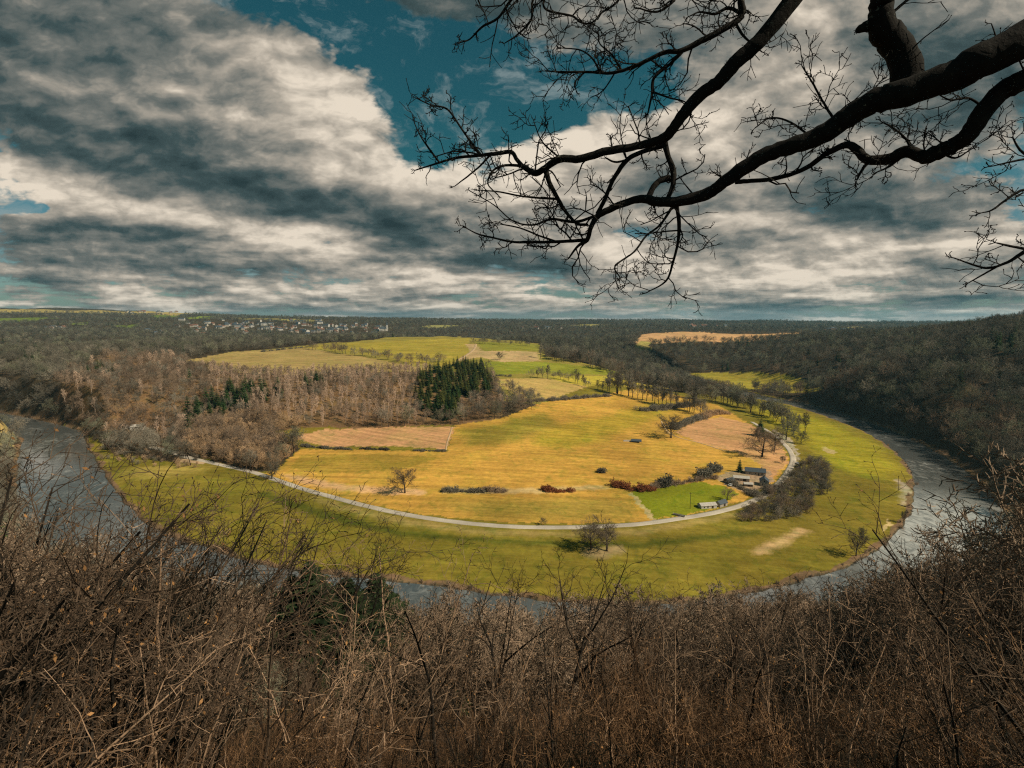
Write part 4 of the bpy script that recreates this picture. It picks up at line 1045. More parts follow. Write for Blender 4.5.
HOUSE = []
for L, Wd, h, rs, mw, mr in ((13, 9, 5.5, 3.8, M_wall2, M_slate), (11, 8, 5, 3.5, M_wall, M_tile), (17, 9, 5.5, 4, M_wall2, M_tile), (12, 10, 6.5, 4, M_wall, M_slate), (22, 11, 7, 3, M_wall2, M_slate)):
    w, r = gable(L, Wd, h, rs)
    for k in range(int(L // 3)):                        # window openings on the long sides
        for zz in (1.2, 3.6):
            for sg in (-1, 1): r2 = -L / 2 + 1.5 + k * 3; w.box((r2, sg * (Wd / 2 + .02), zz), (1.1, .06, 1.3), 0, 2)
    c = MB(); c.box((L * .3, 0, h + rs * .6), (.9, .9, rs * .4 + 1.4), 0)
    HOUSE.append(merged('house', (w, r, c), [mw, mr, M_stone]))
    me = HOUSE[-1]; me.materials.append(M_glass)
# merged() numbers its pieces; give the window boxes glass
for me, (L, Wd) in zip(HOUSE, ((13, 9), (11, 8), (17, 9), (12, 10), (22, 11))):
    nwin = int(L // 3) * 4 * 6; start = 6
    idx = np.zeros(len(me.polygons), np.int32); me.polygons.foreach_get('material_index', idx); idx[start:start + nwin] = 3; me.polygons.foreach_set('material_index', idx)

def town(n, px, py, sx, sy, label, group, sc=(1.0, 1.6)):
    c = 0
    while c < n:
        u, v = R.gauss(px, sx * .55), R.gauss(py, sy * .6)
        if abs(u - px) > sx * 1.1 or abs(v - py) > sy * 1.5: continue
        p = hit(u, v)[0]
        if p[1] < 900: continue
        o = link('house', R.choice(HOUSE), loc=p, rot=(0, 0, R.choice([0, .3, 1.3, 1.57, -.4, .8]) + R.gauss(0, .15)), scale=R.uniform(*sc)); tag(o, label, 'house', group); c += 1
town(68, 240, 327.5, 58, 5.5, 'small pale house of the village on the far slope, in its left half', 'houses in the left half of the village')
town(74, 322, 329, 58, 6.0, 'small pale house of the village on the far slope, nearer to the church', 'houses in the right half of the village')
town(9, 55, 329, 11, 1.4, 'white house of the hamlet in the dark woods at the far left', 'houses of the far left hamlet')
town(7, 155, 333, 9, 1.5, 'pale house of the hamlet between the far woods and the village', 'houses of the hamlet left of the village')
town(12, 150, 313, 55, 1.0, 'tiny pale house on the high plateau at the upper left', 'houses on the left plateau', (1.3, 2.0))
town(12, 560, 328, 60, 1.5, 'tiny pale house scattered in the far woods beyond the hill', 'houses in the far woods')
town(9, 835, 331.5, 22, .8, 'tiny white house at the right end of the far orange field', 'houses at the end of the far field', (1.1, 1.7))
town(8, 690, 327, 40, 1.0, 'tiny pale house behind the far orange field', 'houses behind the far field', (1.3, 1.8))
# the church
p = hit(383, 331)[0]
ch = link('church', None, loc=p, rot=(0, 0, .2), scale=1.25); tag(ch, 'white church with a pointed tower at the right end of the far village', 'church')
w, r = gable(26, 11, 9, 6); link('nave', w.mesh('nave', [M_wall2]), ch); link('roof', r.mesh('roof', [M_slate]), ch)
t = MB(); t.box((15.5, 0, -1), (6.5, 6.5, 24)); link('tower', t.mesh('tower', [M_wall2]), ch)
s = MB(); s.add([(12, -3.6, 23), (19, -3.6, 23), (19, 3.6, 23), (12, 3.6, 23), (15.5, 0, 37)], [(0, 1, 4, -1), (1, 2, 4, -1), (2, 3, 4, -1), (3, 0, 4, -1), (3, 2, 1, 0)]); link('spire', s.mesh('spire', [M_slate]), ch)

def building(px, py, L, Wd, h, rise, rz, name, label, mw, mr, wins=(), door=None, chimney=False, cat='house'):
    p = hit(px, py)[0]; o = link(name, None, loc=p, rot=(0, 0, rz), scale=.78); tag(o, label, cat)
    w, r = gable(L, Wd, h, rise); link('wall', w.mesh('wall', [mw]), o); ro = link('roof', r.mesh('roof', [mr]), o)
    if chimney: c = MB(); c.box((L * .32, 0, h + rise * .7), (.8, .8, rise * .3 + 1.3)); link('chimney', c.mesh('chimney', [M_stone]), ro)
    for (wx, side, wz, ww, wh) in wins:                  # side: -1/1 long walls, 'e'/'w' gables
        m = MB(); f = MB()
        if side in (-1, 1):
            m.box((wx, side * (Wd / 2 + .03), wz), (ww, .05, wh)); f.box((wx, side * (Wd / 2 + .05), wz - .12), (ww + .3, .16, .1))
        else:
            sg = 1 if side == 'e' else -1; m.box((sg * (L / 2 + .03), wx, wz), (.05, ww, wh)); f.box((sg * (L / 2 + .05), wx, wz - .12), (.16, ww + .3, .1))
        q = link('window', m.mesh('window', [M_glass]), o); link('sill', f.mesh('sill', [M_white]), q)
    if door: m = MB(); m.box((door[0], door[1] * (Wd / 2 + .04), 0), (door[2], .08, door[3])); link('door', m.mesh('door', [M_door]), o)
    return o
building(755, 474, 17, 8.5, 3.2, 2.6, -.35, 'farmhouse', 'long low farmhouse with a dark slate roof, behind the others of the farm', M_stone, M_slate, [(-5, -1, 1.0, 1.1, 1.2), (0, -1, 1.0, 1.1, 1.2), (5.5, -1, 1.0, 1.1, 1.2)], (2.6, -1, 1.1, 2.1), True)
building(764, 485, 9, 7, 4.2, 2.8, 1.15, 'farmhouse', 'gabled house with a pale end wall at the right of the farm by the lane', M_wall, M_slate, [(-1.6, 'w', 1.2, 1.0, 1.2), (1.6, 'w', 1.2, 1.0, 1.2), (0, 'w', 4.2, .9, 1.0), (-2, -1, 1.2, 1.0, 1.2)], (2, -1, 1.1, 2.1), True)
building(741, 480, 13, 7, 2.6, 1.3, -.3, 'barn', 'low grey barn with a pale sheet roof in the middle of the farm', M_stone, M_palemetal, [(-3, -1, .9, 1.4, .9)], (2.5, -1, 2.6, 2.2), cat='barn')
building(729, 482, 8, 5.5, 2.4, 1.4, .5, 'shed', 'small dark-roofed shed at the left end of the farm', M_wood, M_slate, [], (1, -1, 1.6, 2.0), cat='shed')
building(748, 486, 7, 4, 2.2, 1.0, -.2, 'shed', 'little pale-roofed shed in front of the barn', M_wood, M_palemetal, [], (0, -1, 1.4, 1.8), cat='shed')
building(707, 507, 13, 6, 2.2, 1.4, .18, 'shed', 'long stone shed with a pale roof in the corner of the green paddock', M_wall2, M_palemetal, [(-4, -1, .6, 1.2, .9), (-1, -1, .6, 1.2, .9)], (3, -1, 1.6, 1.8), cat='shed')
building(721, 505.5, 9, 5, 2.6, 1.8, .55, 'shed', 'stone shed with a dark roof at the right end of the paddock sheds', M_stone, M_slate, [], (1, -1, 2.0, 2.0), cat='shed')
building(138, 429, 15, 8, 3.6, 2.6, .15, 'farmhouse', 'pale roofed farmhouse among the trees at the far left end of the meadow', M_wall2, M_palemetal, [(-4, -1, 1, 1.1, 1.2), (3, -1, 1, 1.1, 1.2)], (0, -1, 1.1, 2.1), True)
building(124, 428, 9, 6, 3.0, 2.0, -.1, 'barn', 'small dark barn left of the pale roofed farmhouse at the far left', M_stone, M_slate, [], (0, -1, 2.4, 2.2), cat='barn')

# the small ruined fold in the main field
p = hit(632, 442)[0]; fo = link('sheepfold', None, loc=p, rot=(0, 0, -.25)); tag(fo, 'low pale stone fold with a dark lean-to roof alone in the main field', 'ruin')
m = MB(); m.box((-4.5, 0, -.4), (7.0, .7, 2.0), .25, 0, .8); link('wall', m.mesh('wall', [M_wall2]), fo)
m = MB(); m.box((3.5, 2.6, -.4), (9, .6, 2.2)); m.box((-1.0, 1.2, -.4), (.6, 3, 1.9)); link('wall', m.mesh('wall', [M_stone]), fo)
m = MB(); m.add([(-.8, -1.5, 1.0), (8.2, -1.5, 1.0), (8.2, 3.0, 2.0), (-.8, 3.0, 2.0), (-.8, -1.5, 1.18), (8.2, -1.5, 1.18), (8.2, 3.0, 2.18), (-.8, 3.0, 2.18)], [(4, 5, 6, 7), (0, 1, 5, 4), (1, 2, 6, 5), (2, 3, 7, 6), (3, 0, 4, 7), (3, 2, 1, 0)]); link('roof', m.mesh('roof', [M_slate]), fo)
for xx in (-.5, 7.9):
    m = MB(); m.box((xx, -1.3, -.4), (.2, .2, 1.41)); link('post', m.mesh('post', [M_wood]), fo)

# pole, trough, cars
p = hit(690, 509)[0]; po = link('utility_pole', None, loc=p); tag(po, 'tall dark wooden pole standing in the green paddock left of the stone sheds', 'pole')
m = MB(); m.tube([(0, 0, -.6), (0, 0, 10.5)], [.16, .11], 8, 0, True); link('post', m.mesh('post', [M_door]), po)
m = MB(); m.box((0, .13, 9.6), (1.8, .1, .12)); link('crossarm', m.mesh('crossarm', [M_door]), po)
for xx in (-.8, 0, .8):
    m = MB(); m.tube([(xx, .13, 9.72), (xx, .13, 9.86), (xx, .13, 9.95)], [.05, .07, .03], 8, 0, True); link('insulator', m.mesh('insulator', [M_white]), po)
p = hit(679, 516)[0]; tr = link('water_trough', None, loc=p, rot=(0, 0, -.6)); tag(tr, 'long pale trough on legs at the lower left of the green paddock', 'trough')
m = MB()
for a, b in (((0, -.55, .45), (7, .08, .6)), ((0, .55, .45), (7, .08, .6)), ((-3.46, 0, .45), (.08, 1.0, .6)), ((3.46, 0, .45), (.08, 1.0, .6)), ((0, 0, .42), (6.8, 1.0, .06))): m.box(a, b)
link('basin', m.mesh('basin', [M_palemetal]), tr)
for xx in (-3, 0, 3):
    m = MB(); m.box((xx, 0, -.3), (.3, .9, .72)); link('leg', m.mesh('leg', [M_stone]), tr)

def car(px, py, rz, paint, label):
    p = hit(px, py)[0]; o = link('parked_car', None, loc=p + np.array([0, 0, .1]), rot=(0, 0, rz)); tag(o, label, 'car')
    prof = [(-2.1, .35), (-2.15, .75), (-1.95, .95), (-1.5, 1.0), (-.95, 1.45), (.5, 1.48), (1.15, 1.02), (1.9, .88), (2.15, .65), (2.1, .35)]
    def ext(pr, y0, y1, mat, nm, par, ins=None):
        n = len(pr); V = [(x, y0, z) for x, z in pr] + [(x, y1, z) for x, z in pr]
        me = bpy.data.meshes.new(nm); me.from_pydata(V, [], [tuple(range(n))[::-1], tuple(range(n, 2 * n))] + [(i, (i + 1) % n, n + (i + 1) % n, n + i) for i in range(n)]); me.materials.append(mat); me.update()
        return link(nm, me, par)
    ext(prof, -.85, .85, paint, 'body', o)
    for y0, y1 in ((-.88, -.852), (.852, .88)): ext([(-1.35, 1.02), (-.9, 1.38), (.45, 1.4), (.95, 1.04)], y0, y1, M_glass, 'side_window', o)
    m = MB(); m.add([(1.17, -.7, 1.06), (1.17, .7, 1.06), (.56, .65, 1.47), (.56, -.65, 1.47)], [(0, 1, 2, 3)]); link('windscreen', m.mesh('windscreen', [M_glass]), o)
    m = MB(); m.add([(-1.55, .7, 1.03), (-1.55, -.7, 1.03), (-1.02, -.65, 1.44), (-1.02, .65, 1.44)], [(0, 1, 2, 3)]); link('rear_window', m.mesh('rear_window', [M_glass]), o)
    for xx in (-1.3, 1.35):
        for yy in (-.8, .8):
            m = MB(); m.tube([(xx, yy - .1, .32), (xx, yy + .1, .32)], [.33, .33], 14, 0, True); wl = link('wheel', m.mesh('wheel', [M_tyre]), o)
car(797.5, 464, 1.2, M_white, 'white car parked off the lane at the right of the tan ground')
car(799, 467.5, 1.0, M_darkpaint, 'dark car parked in front of the white one off the lane')
car(731, 486, .4, M_white, 'white car parked at the left end of the farmyard')
# ------------------------------------------------------------------ the old tree overhead
M_oak = bark('old_oak_bark', (0.016, 0.014, 0.012), (0.048, 0.040, 0.032), 5.0, .05, .1, .6)
def oak_bark():
    m, nt, out = new_mat('lichened_bark')
    tc = nt.nodes.new('ShaderNodeTexCoord').outputs['Object']
    fur = noise(nt, mapping(nt, tc, (1, 1, 1)), 14, 6, .7, .5); n = noise(nt, tc, 4, 5, .6)
    c = ramp(nt, fur, [(.3, (.009, .008, .007)), (.7, (.022, .019, .015))])
    li = maprange(nt, noise(nt, tc, 26, 3, .6), .62, .70, 0, 1); li = math_n(nt, 'MULTIPLY', li, maprange(nt, n, .45, .6, 0, 1))
    c = mix(nt, c, (.17, .17, .13), li)
    diffuse(nt, out, c, .9, .1, fur, .8, .02); return m
M_oak = oak_bark()
ORND = random.Random(5)
oak = link('oak_tree', None, loc=(6.4, 3.8, float(gz(6.4, 3.8)))); tag(oak, 'old oak whose dark bare limbs hang across the sky at the top right', 'tree')
OB = np.array(oak.location)
TWIG = dict(seg=[5, 4, 3], wig=[.30, .30, .26], up=[.05, .05, .03], tip=[.55, .55, .7], sides=[5, 4, 3], kids=[5, 3], start=[.18, .25], ang=[50, 48],
            len=[.52, .52], short=[.35, .25], rat=[.68, .72], rmin=.0040)

def limb_pts(pl, dep):
    """traced polyline (x, y, thickness in px) at its depths -> points, radii"""
    a = np.array(pl, float); n = len(a); d = np.interp(np.linspace(0, 1, n), np.linspace(0, 1, len(dep)), dep)
    c = catmull(np.column_stack([a, d]), 5); w = at_depth(c[:, 0], c[:, 1], c[:, 3])
    r = np.maximum(c[:, 2], .9) * c[:, 3] / F / 2
    for i in range(1, len(w) - 1): w[i] += np.array([ORND.gauss(0, .05), ORND.gauss(0, .05), ORND.gauss(0, .05)]) * r[i]
    ph = ORND.uniform(0, 6); i_ = np.arange(len(r)); r = r * .95 * (1 + .03 * np.sin(i_ * .5 + ph) + .012 * np.sin(i_ * 1.3 + ph * 2))
    return w - OB, r
def limb(main, dep, subs=(), twigs=1.0, tmax=9, knots=()):
    """a limb with its traced side branches as one mesh, its twigs as a mesh below it"""
    mb, tw = MB(), MB(); w, r = limb_pts(main, dep); mb.tube(w, r, 14 if main[0][2] > 12 else 8, 0, True); lines = [(w, r)]
    for pl, dp in subs:
        w2, r2 = limb_pts(pl, dp); mb.tube(w2, r2, 8 if pl[0][2] > 4 else 6, 0, True); lines.append((w2, r2))
    for pts, rad in lines:
        L = np.r_[0, np.cumsum(np.linalg.norm(np.diff(pts, axis=0), axis=1))]
        px, py, dp = to_px(pts + OB); thick = rad * 2 / dp * F
        s = 0.0; az = ORND.uniform(0, 6.28)
        while s < L[-1]:
            i = min(np.searchsorted(L, s), len(pts) - 2); th = thick[i]; dpt = dp[i]
            step = (.095 if th < 4 else .15 if th < tmax else .36) / twigs
            s += step * ORND.uniform(.5, 1.6) * dpt / 5
            if th > tmax and ORND.random() < .55: continue
            if px[i] < 660 and py[i] > 140 and ORND.random() < .32: continue
            if not (-60 < px[i] < 1090 and -60 < py[i] < 330): continue
            d = pts[i + 1] - pts[i]; az += 2.4 + ORND.gauss(0, .5)
            ln = ORND.uniform(.12, .46) * dpt / 5 * (1 if px[i] > 480 else .55) * (1.15 if th < 5 else 1.0)
            out = []; grow(out, ORND, pts[i], _rot(d, math.radians(ORND.uniform(35, 75)), az) + np.array([0, 0, .12]), ln, min(.009, max(.0048, rad[i] * .5)), ORND.choice([0, 0, 1]), TWIG)
            for p_, r_, sd_, lv, dd in out:
                tw.tube(p_, np.array(r_) * dpt / 5, sd_)
                if lv >= 2 and ORND.random() < .5: e = p_[-1]; q = e + (p_[-1] - p_[-2]) / (np.linalg.norm(p_[-1] - p_[-2]) + 1e-9) * .012; tw.tube([p_[-1], (p_[-1] + q) / 2, q], [.0040, .0052, .001], 4)
        e = pts[-1] - pts[-2]
        for _ in range(2):
            out = []; grow(out, ORND, pts[-1], e / np.linalg.norm(e), .07, .005, 1, TWIG)
            for p_, r_, sd_, lv, dd in out: tw.tube(p_, r_, sd_)
    for kp, kr in knots:                                       # burrs
        c = at_depth(kp[0], kp[1], kp[2]) - OB
        mb.tube([c - [kr * 1.4, 0, kr * .3], c - [kr * .6, 0, 0], c + [kr * .4, 0, .1 * kr], c + [kr * 1.3, 0, 0]], [kr * .5, kr, kr * .95, kr * .4], 9, 0, True)
    o = link('limb', mb.mesh('limb', [M_oak], True), oak); link('twigs', tw.mesh('twigs', [M_oak]), o)

MAIN = [(1240, -60, 44), (1120, -5, 40), (1024, 39, 37), (977, 63, 34), (946, 79, 31), (907, 92, 28), (876, 101, 24), (848, 117, 22), (821, 135, 19), (790, 146, 17), (763, 156, 15.5), (735, 174, 14),
        (718, 187, 12.5), (704, 195, 12), (681, 201, 11), (660, 202, 10), (646, 199, 9), (634, 200, 8), (615, 207, 7), (599, 215, 6.5), (591, 227, 5), (587, 240, 4.5), (578, 246, 3), (568, 259, 1.5)]
limb(MAIN, [3.7, 4.0, 4.4, 4.8, 5.2, 5.5, 5.7, 5.9], [
    ([(587, 240, 4), (572, 241, 3.4), (548, 242, 3.2), (529, 242, 3), (513, 242, 2.4), (494, 238, 2), (478, 234, 1.6), (466, 228, 1)], [5.85, 6.1]),
    ([(648, 198, 6), (655, 185, 6), (664, 179, 7), (672, 179, 6), (674, 186, 5)], [5.6, 5.6]),
    ([(677, 206, 4), (679, 223, 4), (678, 242, 3), (673, 262, 2.6), (666, 281, 2), (646, 293, 1.2)], [5.5, 5.8]),
    ([(673, 206, 3), (660, 225, 2.5), (646, 236, 2.2), (634, 252, 2), (615, 266, 2.1), (620, 277, 1)], [5.5, 5.3]),
    ([(560, 243, 2.5), (540, 236, 2), (520, 228, 1.6), (500, 224, 1.2)], [6.0, 6.2]),
    ([(595, 216, 3), (575, 222, 3), (552, 219, 2.5), (533, 225, 2), (513, 221, 1.5), (494, 205, 1.2), (470, 191, 1)], [5.8, 6.2]),
    ([(833, 118, 3), (822, 100, 2.4), (812, 82, 2), (802, 66, 1.3)], [4.9, 4.9]),
    ([(812, 138, 2.5), (790, 122, 2), (770, 118, 1.6), (755, 128, 1.2)], [5.0, 5.1]),
    ([(860, 108, 2.2), (872, 92, 1.8), (880, 82, 1.1)], [4.8, 4.7]),
    ([(735, 182, 5), (751, 181, 4.4), (778, 178, 4.6), (806, 168, 5), (825, 154, 5.5)], [5.25, 5.0])],
    1.0, 9)
UP = [(1150, -420, 30), (1010, -260, 26), (900, -130, 22), (830, -50, 19), (792, 0, 17.5), (763, 37, 16), (739, 59, 15), (720, 80, 14), (704, 92, 13), (687, 109, 12), (673, 129, 11), (664, 138, 10), (650, 143, 8.5), (627, 148, 8), (603, 152, 8),
      (580, 159, 8), (560, 159, 7.5), (545, 168, 7), (536, 173, 6.5), (525, 168, 5), (517, 160, 4.4), (511, 152, 4.2), (494, 154, 4), (474, 156, 3.2), (455, 158, 2.6), (435, 164, 2), (416, 170, 1.2)]
limb(UP, [4.4, 4.6, 4.9, 5.2, 5.4, 5.6, 5.9, 6.1, 6.3], [
    ([(480, 154, 3.2), (470, 141, 2.6), (459, 125, 2.2), (447, 109, 2), (431, 105, 1.5), (416, 98, 1)], [6.15, 6.4]),
    ([(535, 173, 4), (520, 166, 3), (502, 166, 2.6), (492, 172, 2.2), (488, 184, 1.6), (498, 195, 1.3)], [6.0, 5.8]),
    ([(545, 169, 6), (550, 184, 5), (556, 195, 4.4), (564, 209, 3.8), (576, 223, 3.2), (588, 225, 3)], [6.0, 5.85]),
    ([(558, 199, 2.6), (540, 198, 2.2), (520, 196, 2), (500, 192, 1.5), (478, 190, 1)], [5.95, 6.1]),
    ([(664, 140, 7), (668, 156, 5.5), (673, 170, 6), (673, 184, 5.5), (668, 198, 5)], [5.6, 5.55]),
    ([(662, 146, 5.5), (642, 152, 5), (627, 160, 5), (613, 180, 4.6), (605, 199, 4.5), (597, 214, 4)], [5.65, 5.8]),
    ([(627, 160, 2.4), (615, 162, 2.2), (606, 158, 1.5)], [5.7, 5.6]),
    ([(560, 158, 2), (548, 148, 1.8), (540, 138, 1.4), (534, 122, 1)], [6.0, 6.1]),
    ([(440, 163, 2), (430, 150, 2.1), (420, 135, 1.4), (414, 122, 1)], [6.2, 6.3]),
    ([(490, 155, 2.4), (480, 166, 2), (468, 176, 1.6), (455, 186, 1)], [6.1, 6.2])], 1.0, 9)
U2 = [(900, -135, 12), (820, -110, 10), (760, -50, 8), (742, -4, 7), (742, 16, 6.5), (720, 31, 6.5), (701, 41, 6), (681, 51, 5.2), (666, 52, 4.4), (650, 59, 4), (630, 68, 3.6), (611, 73, 3), (588, 72, 2.5), (564, 72, 2), (545, 71, 1)]
limb(U2, [4.9, 5.0, 5.2, 5.5], [
    ([(682, 52, 3.4), (670, 64, 3.2), (654, 78, 3), (652, 94, 2.6), (648, 113, 1.6)], [5.3, 5.4]),
    ([(653, 92, 2), (670, 98, 1.7), (685, 102, 1.3), (690, 112, 1)], [5.35, 5.2]),
    ([(622, 71, 2.4), (612, 55, 2), (600, 44, 1.5), (598, 32, 1)], [5.4, 5.5]),
    ([(600, 72, 2.2), (592, 58, 1.8), (580, 50, 1.4), (562, 48, 1)], [5.45, 5.5]),
    ([(585, 72, 2), (575, 82, 1.5), (576, 90, 1)], [5.5, 5.5]),
    ([(742, 14, 4), (728, 8, 3.4), (715, 14, 2.6), (700, 12, 1.8), (690, 16, 1.2)], [5.2, 5.1]),
    ([(735, 22, 3), (742, 34, 2.6), (752, 44, 1.8), (762, 52, 1.2)], [5.2, 5.1])], 1.0, 9)
U3 = [(820, -110, 10), (740, -80, 8), (670, -45, 6.5), (610, -30, 5.5), (560, -22, 4.6), (525, -14, 3.8), (511, 0, 3), (498, 18, 2.6), (482, 27, 2.2), (470, 39, 1.6), (459, 43, 1)]
limb(U3, [5.0, 5.3, 5.8], [
    ([(545, -18, 3), (533, 0, 2.6), (531, 20, 2.2), (517, 35, 1.8), (505, 43, 1)], [5.5, 5.6]),
    ([(565, -22, 3), (545, -2, 2.6), (547, 10, 2.2), (572, 16, 2), (580, 22, 1.8), (591, 23, 1.6), (603, 12, 1.2)], [5.5, 5.3]),
    ([(650, -40, 3.4), (625, -10, 2.8), (615, 4, 2.2), (600, 14, 1.6), (595, 22, 1)], [5.4, 5.3]),
    ([(690, -55, 4), (680, -10, 3.2), (668, 6, 2.6), (655, 12, 2), (638, 8, 1.4)], [5.3, 5.2])], 1.0, 9)
R3 = [(1240, -10, 30), (1100, 40, 25), (1024, 80, 21), (1005, 89, 20), (985, 109, 18.5), (970, 133, 17), (954, 145, 16), (934, 154, 15), (923, 157, 13), (907, 151, 12), (892, 158, 11.5), (868, 160, 9.5), (856, 149, 8), (845, 145, 7), (825, 154, 6)]
limb(R3, [3.9, 4.2, 4.6, 5.0], [
    ([(870, 160, 4), (862, 170, 3), (857, 180, 1.4)], [4.8, 4.8]), ([(905, 153, 3), (890, 166, 2.4), (875, 173, 1.3)], [4.7, 4.6]),
    ([(940, 152, 2.6), (955, 158, 2), (970, 150, 1.2)], [4.5, 4.4]), ([(985, 108, 2.6), (968, 98, 2.2), (950, 100, 1.8), (935, 92, 1.2)], [4.4, 4.4]),
    ([(912, 150, 2.6), (905, 138, 2.2), (893, 128, 1.8), (882, 122, 1.2)], [4.7, 4.8])], 1.1, 9)
UPR = [(907, 96, 30), (905, 62, 29), (893, 40, 28), (883, 26, 26), (882, 8, 23), (886, -20, 22), (905, -120, 22), (970, -300, 22), (1100, -520, 20)]
limb(UPR, [4.65, 4.6, 4.5, 4.4, 4.4], [([(884, 26, 18), (872, 25, 13), (862, 28, 9), (858, 30, 6)], [4.6, 4.55]), ([(893, 12, 3), (903, 4, 2.2), (912, -4, 1.4)], [4.55, 4.5])], .8, 9)
RT = [(1260, 130, 14), (1150, 175, 10), (1080, 215, 7), (1045, 240, 5.5), (1024, 252, 4), (1008, 262, 3), (990, 268, 2.4), (977, 266, 2), (954, 258, 1.2)]
limb(RT, [4.0, 4.2, 4.4], [([(1030, 250, 3), (1010, 246, 2.4), (997, 243, 1.4)], [4.3, 4.3]), ([(1000, 265, 2.2), (984, 274, 1.8), (970, 282, 1.1)], [4.3, 4.4]),
    ([(1060, 228, 5), (1040, 200, 4), (1024, 190, 3), (1006, 200, 2.4), (992, 210, 1.8), (981, 213, 1.1)], [4.2, 4.3]), ([(1050, 210, 4), (1035, 165, 3), (1020, 150, 2.4), (1013, 138, 1.6)], [4.2, 4.2]), ([(1030, 158, 2.6), (1010, 162, 2), (993, 166, 1.2)], [4.2, 4.2])], 0.6, 9)
tk = MB()
tb = at_depth(1270, -60, 3.75) - OB; tt = at_depth(1180, -500, 4.4) - OB
tk.tube([(0, 0, -.8), (0.02, 0, .2), (-.05, .05, 1.5), (.05, .0, 3.5), tuple(tb * .5 + np.array([.2, 0, 2.4])), tuple(tb + np.array([.25, 0, .3])), tuple((tb + tt) / 2 + np.array([.3, 0, 0])), tuple(tt), tuple(tt + np.array([.3, .4, 2.6]))], [.62, .48, .40, .37, .35, .33, .27, .22, .06], 16, 0, True)
link('trunk', tk.mesh('trunk', [M_oak], True), oak)

# ------------------------------------------------------------------ the thicket at the viewer's feet
SAP = dict(seg=[8, 6, 4, 2], wig=[.07, .15, .22, .25], up=[.01, .06, .04, .02], tip=[.25, .35, .4, .6], sides=[6, 4, 3, 3], kids=[9, 4, 3], start=[.3, .22, .15], ang=[38, 42, 45],
           len=[.36, .5, .45], short=[.45, .35, .3], rat=[.5, .6, .65], rmin=.0048)
def sapling(seed, H, r, mt, mc, P=SAP, buds=True):
    rnd = random.Random(seed); out = []; grow(out, rnd, np.array([0, 0, -.3]), np.array([rnd.gauss(0, .06), rnd.gauss(0, .06), 1.0]), H, r, 0, P)
    tk_, cr = MB(), MB()
    for pts, rad, sides, lvl, d in out:
        (tk_ if lvl == 0 else cr).tube(pts, rad, sides)
        if buds and lvl >= 2 and rnd.random() < .7: e = pts[-1]; cr.tube([e, e + d * .012, e + d * .03], [.004, .007, .001], 4)
        if lvl >= 2 and rnd.random() < .10: cr.leaf(pts[-1], (rnd.gauss(0, 1), rnd.gauss(0, 1), -.8), rnd.uniform(.04, .08), 1)
    f = H / cr.top(); tk_.fit(f); cr.fit(f)
    return tk_.mesh('sapling_trunk', [mt]), cr.mesh('sapling_crown', [mc, M_leaf])
FORKED = dict(SAP, seg=[5, 6, 5, 3, 2], wig=[.08, .13, .18, .22, .25], up=[.01, .09, .06, .04, .02], tip=[.16, .14, .3, .4, .6], sides=[7, 6, 4, 3, 3], kids=[5, 5, 5, 3], start=[.5, .25, .2, .15], ang=[28, 36, 42, 45], len=[.95, .5, .5, .45], short=[.2, .4, .35, .3], rat=[.7, .5, .55, .6])
M_stem_dark = bark('dark_stem', (.018, .015, .012), (.042, .033, .025), 6, .3); M_stem_tan = bark('tan_stem', (.18, .113, .070), (.38, .25, .16), 6, .45); M_stem_brown = bark('brown_stem', (.05, .034, .023), (.13, .088, .058), 6, .4)
SAPL = []
for i in range(4): SAPL.append(sapling(400 + i, 5, .045, M_stem_dark, M_stem_brown))
for i in range(3): SAPL.append(sapling(410 + i, 5, .034, M_stem_tan, M_stem_tan))
for i in range(3): SAPL.append(sapling(420 + i, 5, .038, M_stem_brown, M_stem_brown))
FORK = [sapling(430 + i, 6, .17, M_stem_dark, M_stem_dark, dict(FORKED, rmin=.009, rat=[.72, .6, .6, .65])) for i in range(3)]

def tangle(seed, mats, H=2.2, stems=9, leaves=30):
    """a clump of thin arching stems, twigs and a few dead leaves"""
    rnd = random.Random(seed); mb = MB()
    P = dict(seg=[7, 4, 2], wig=[.12, .22, .3], up=[-.015, .03, .02], tip=[.3, .4, .6], sides=[4, 3, 3], kids=[7, 4], start=[.15, .15], ang=[42, 48], len=[.34, .5], short=[.35, .3], rat=[.6, .65], rmin=.004)
    for s in range(stems):
        a = rnd.uniform(0, 6.28); t = rnd.uniform(.05, .6); out = []
        grow(out, rnd, np.array([rnd.gauss(0, .35), rnd.gauss(0, .35), -.15]), np.array([math.cos(a) * t, math.sin(a) * t, 1.0]), H * rnd.uniform(.6, 1.1), rnd.uniform(.008, .017), 0, P)
        mi = rnd.choice([0, 0, 1])
        for pts, rad, sides, lvl, d in out:
            mb.tube(pts, rad, sides, mi)
            if lvl and rnd.random() < leaves / 400: mb.leaf(pts[-1], (rnd.gauss(0, 1), rnd.gauss(0, 1), -.6), rnd.uniform(.025, .06), 2, .5)
    return mb.mesh('tangle', list(mats) + [M_leaf])
M_under = bark('undergrowth_twigs', (.036, .022, .013), (.105, .060, .032), 6, .5); M_under2 = bark('reddish_undergrowth_twigs', (.10, .056, .029), (.27, .155, .082), 6, .55)
TANG = [tangle(505, (M_stem_dark, M_under2), 3.0, 8, 8), tangle(500, (M_under, M_under2)), tangle(501, (M_under, M_stem_dark)), tangle(502, (M_under2, M_under), 2.4, 9, 40), tangle(503, (M_stem_dark, M_under), 2.6, 9, 15), tangle(504, (M_under, M_stem_tan), 1.7, 12, 50)]

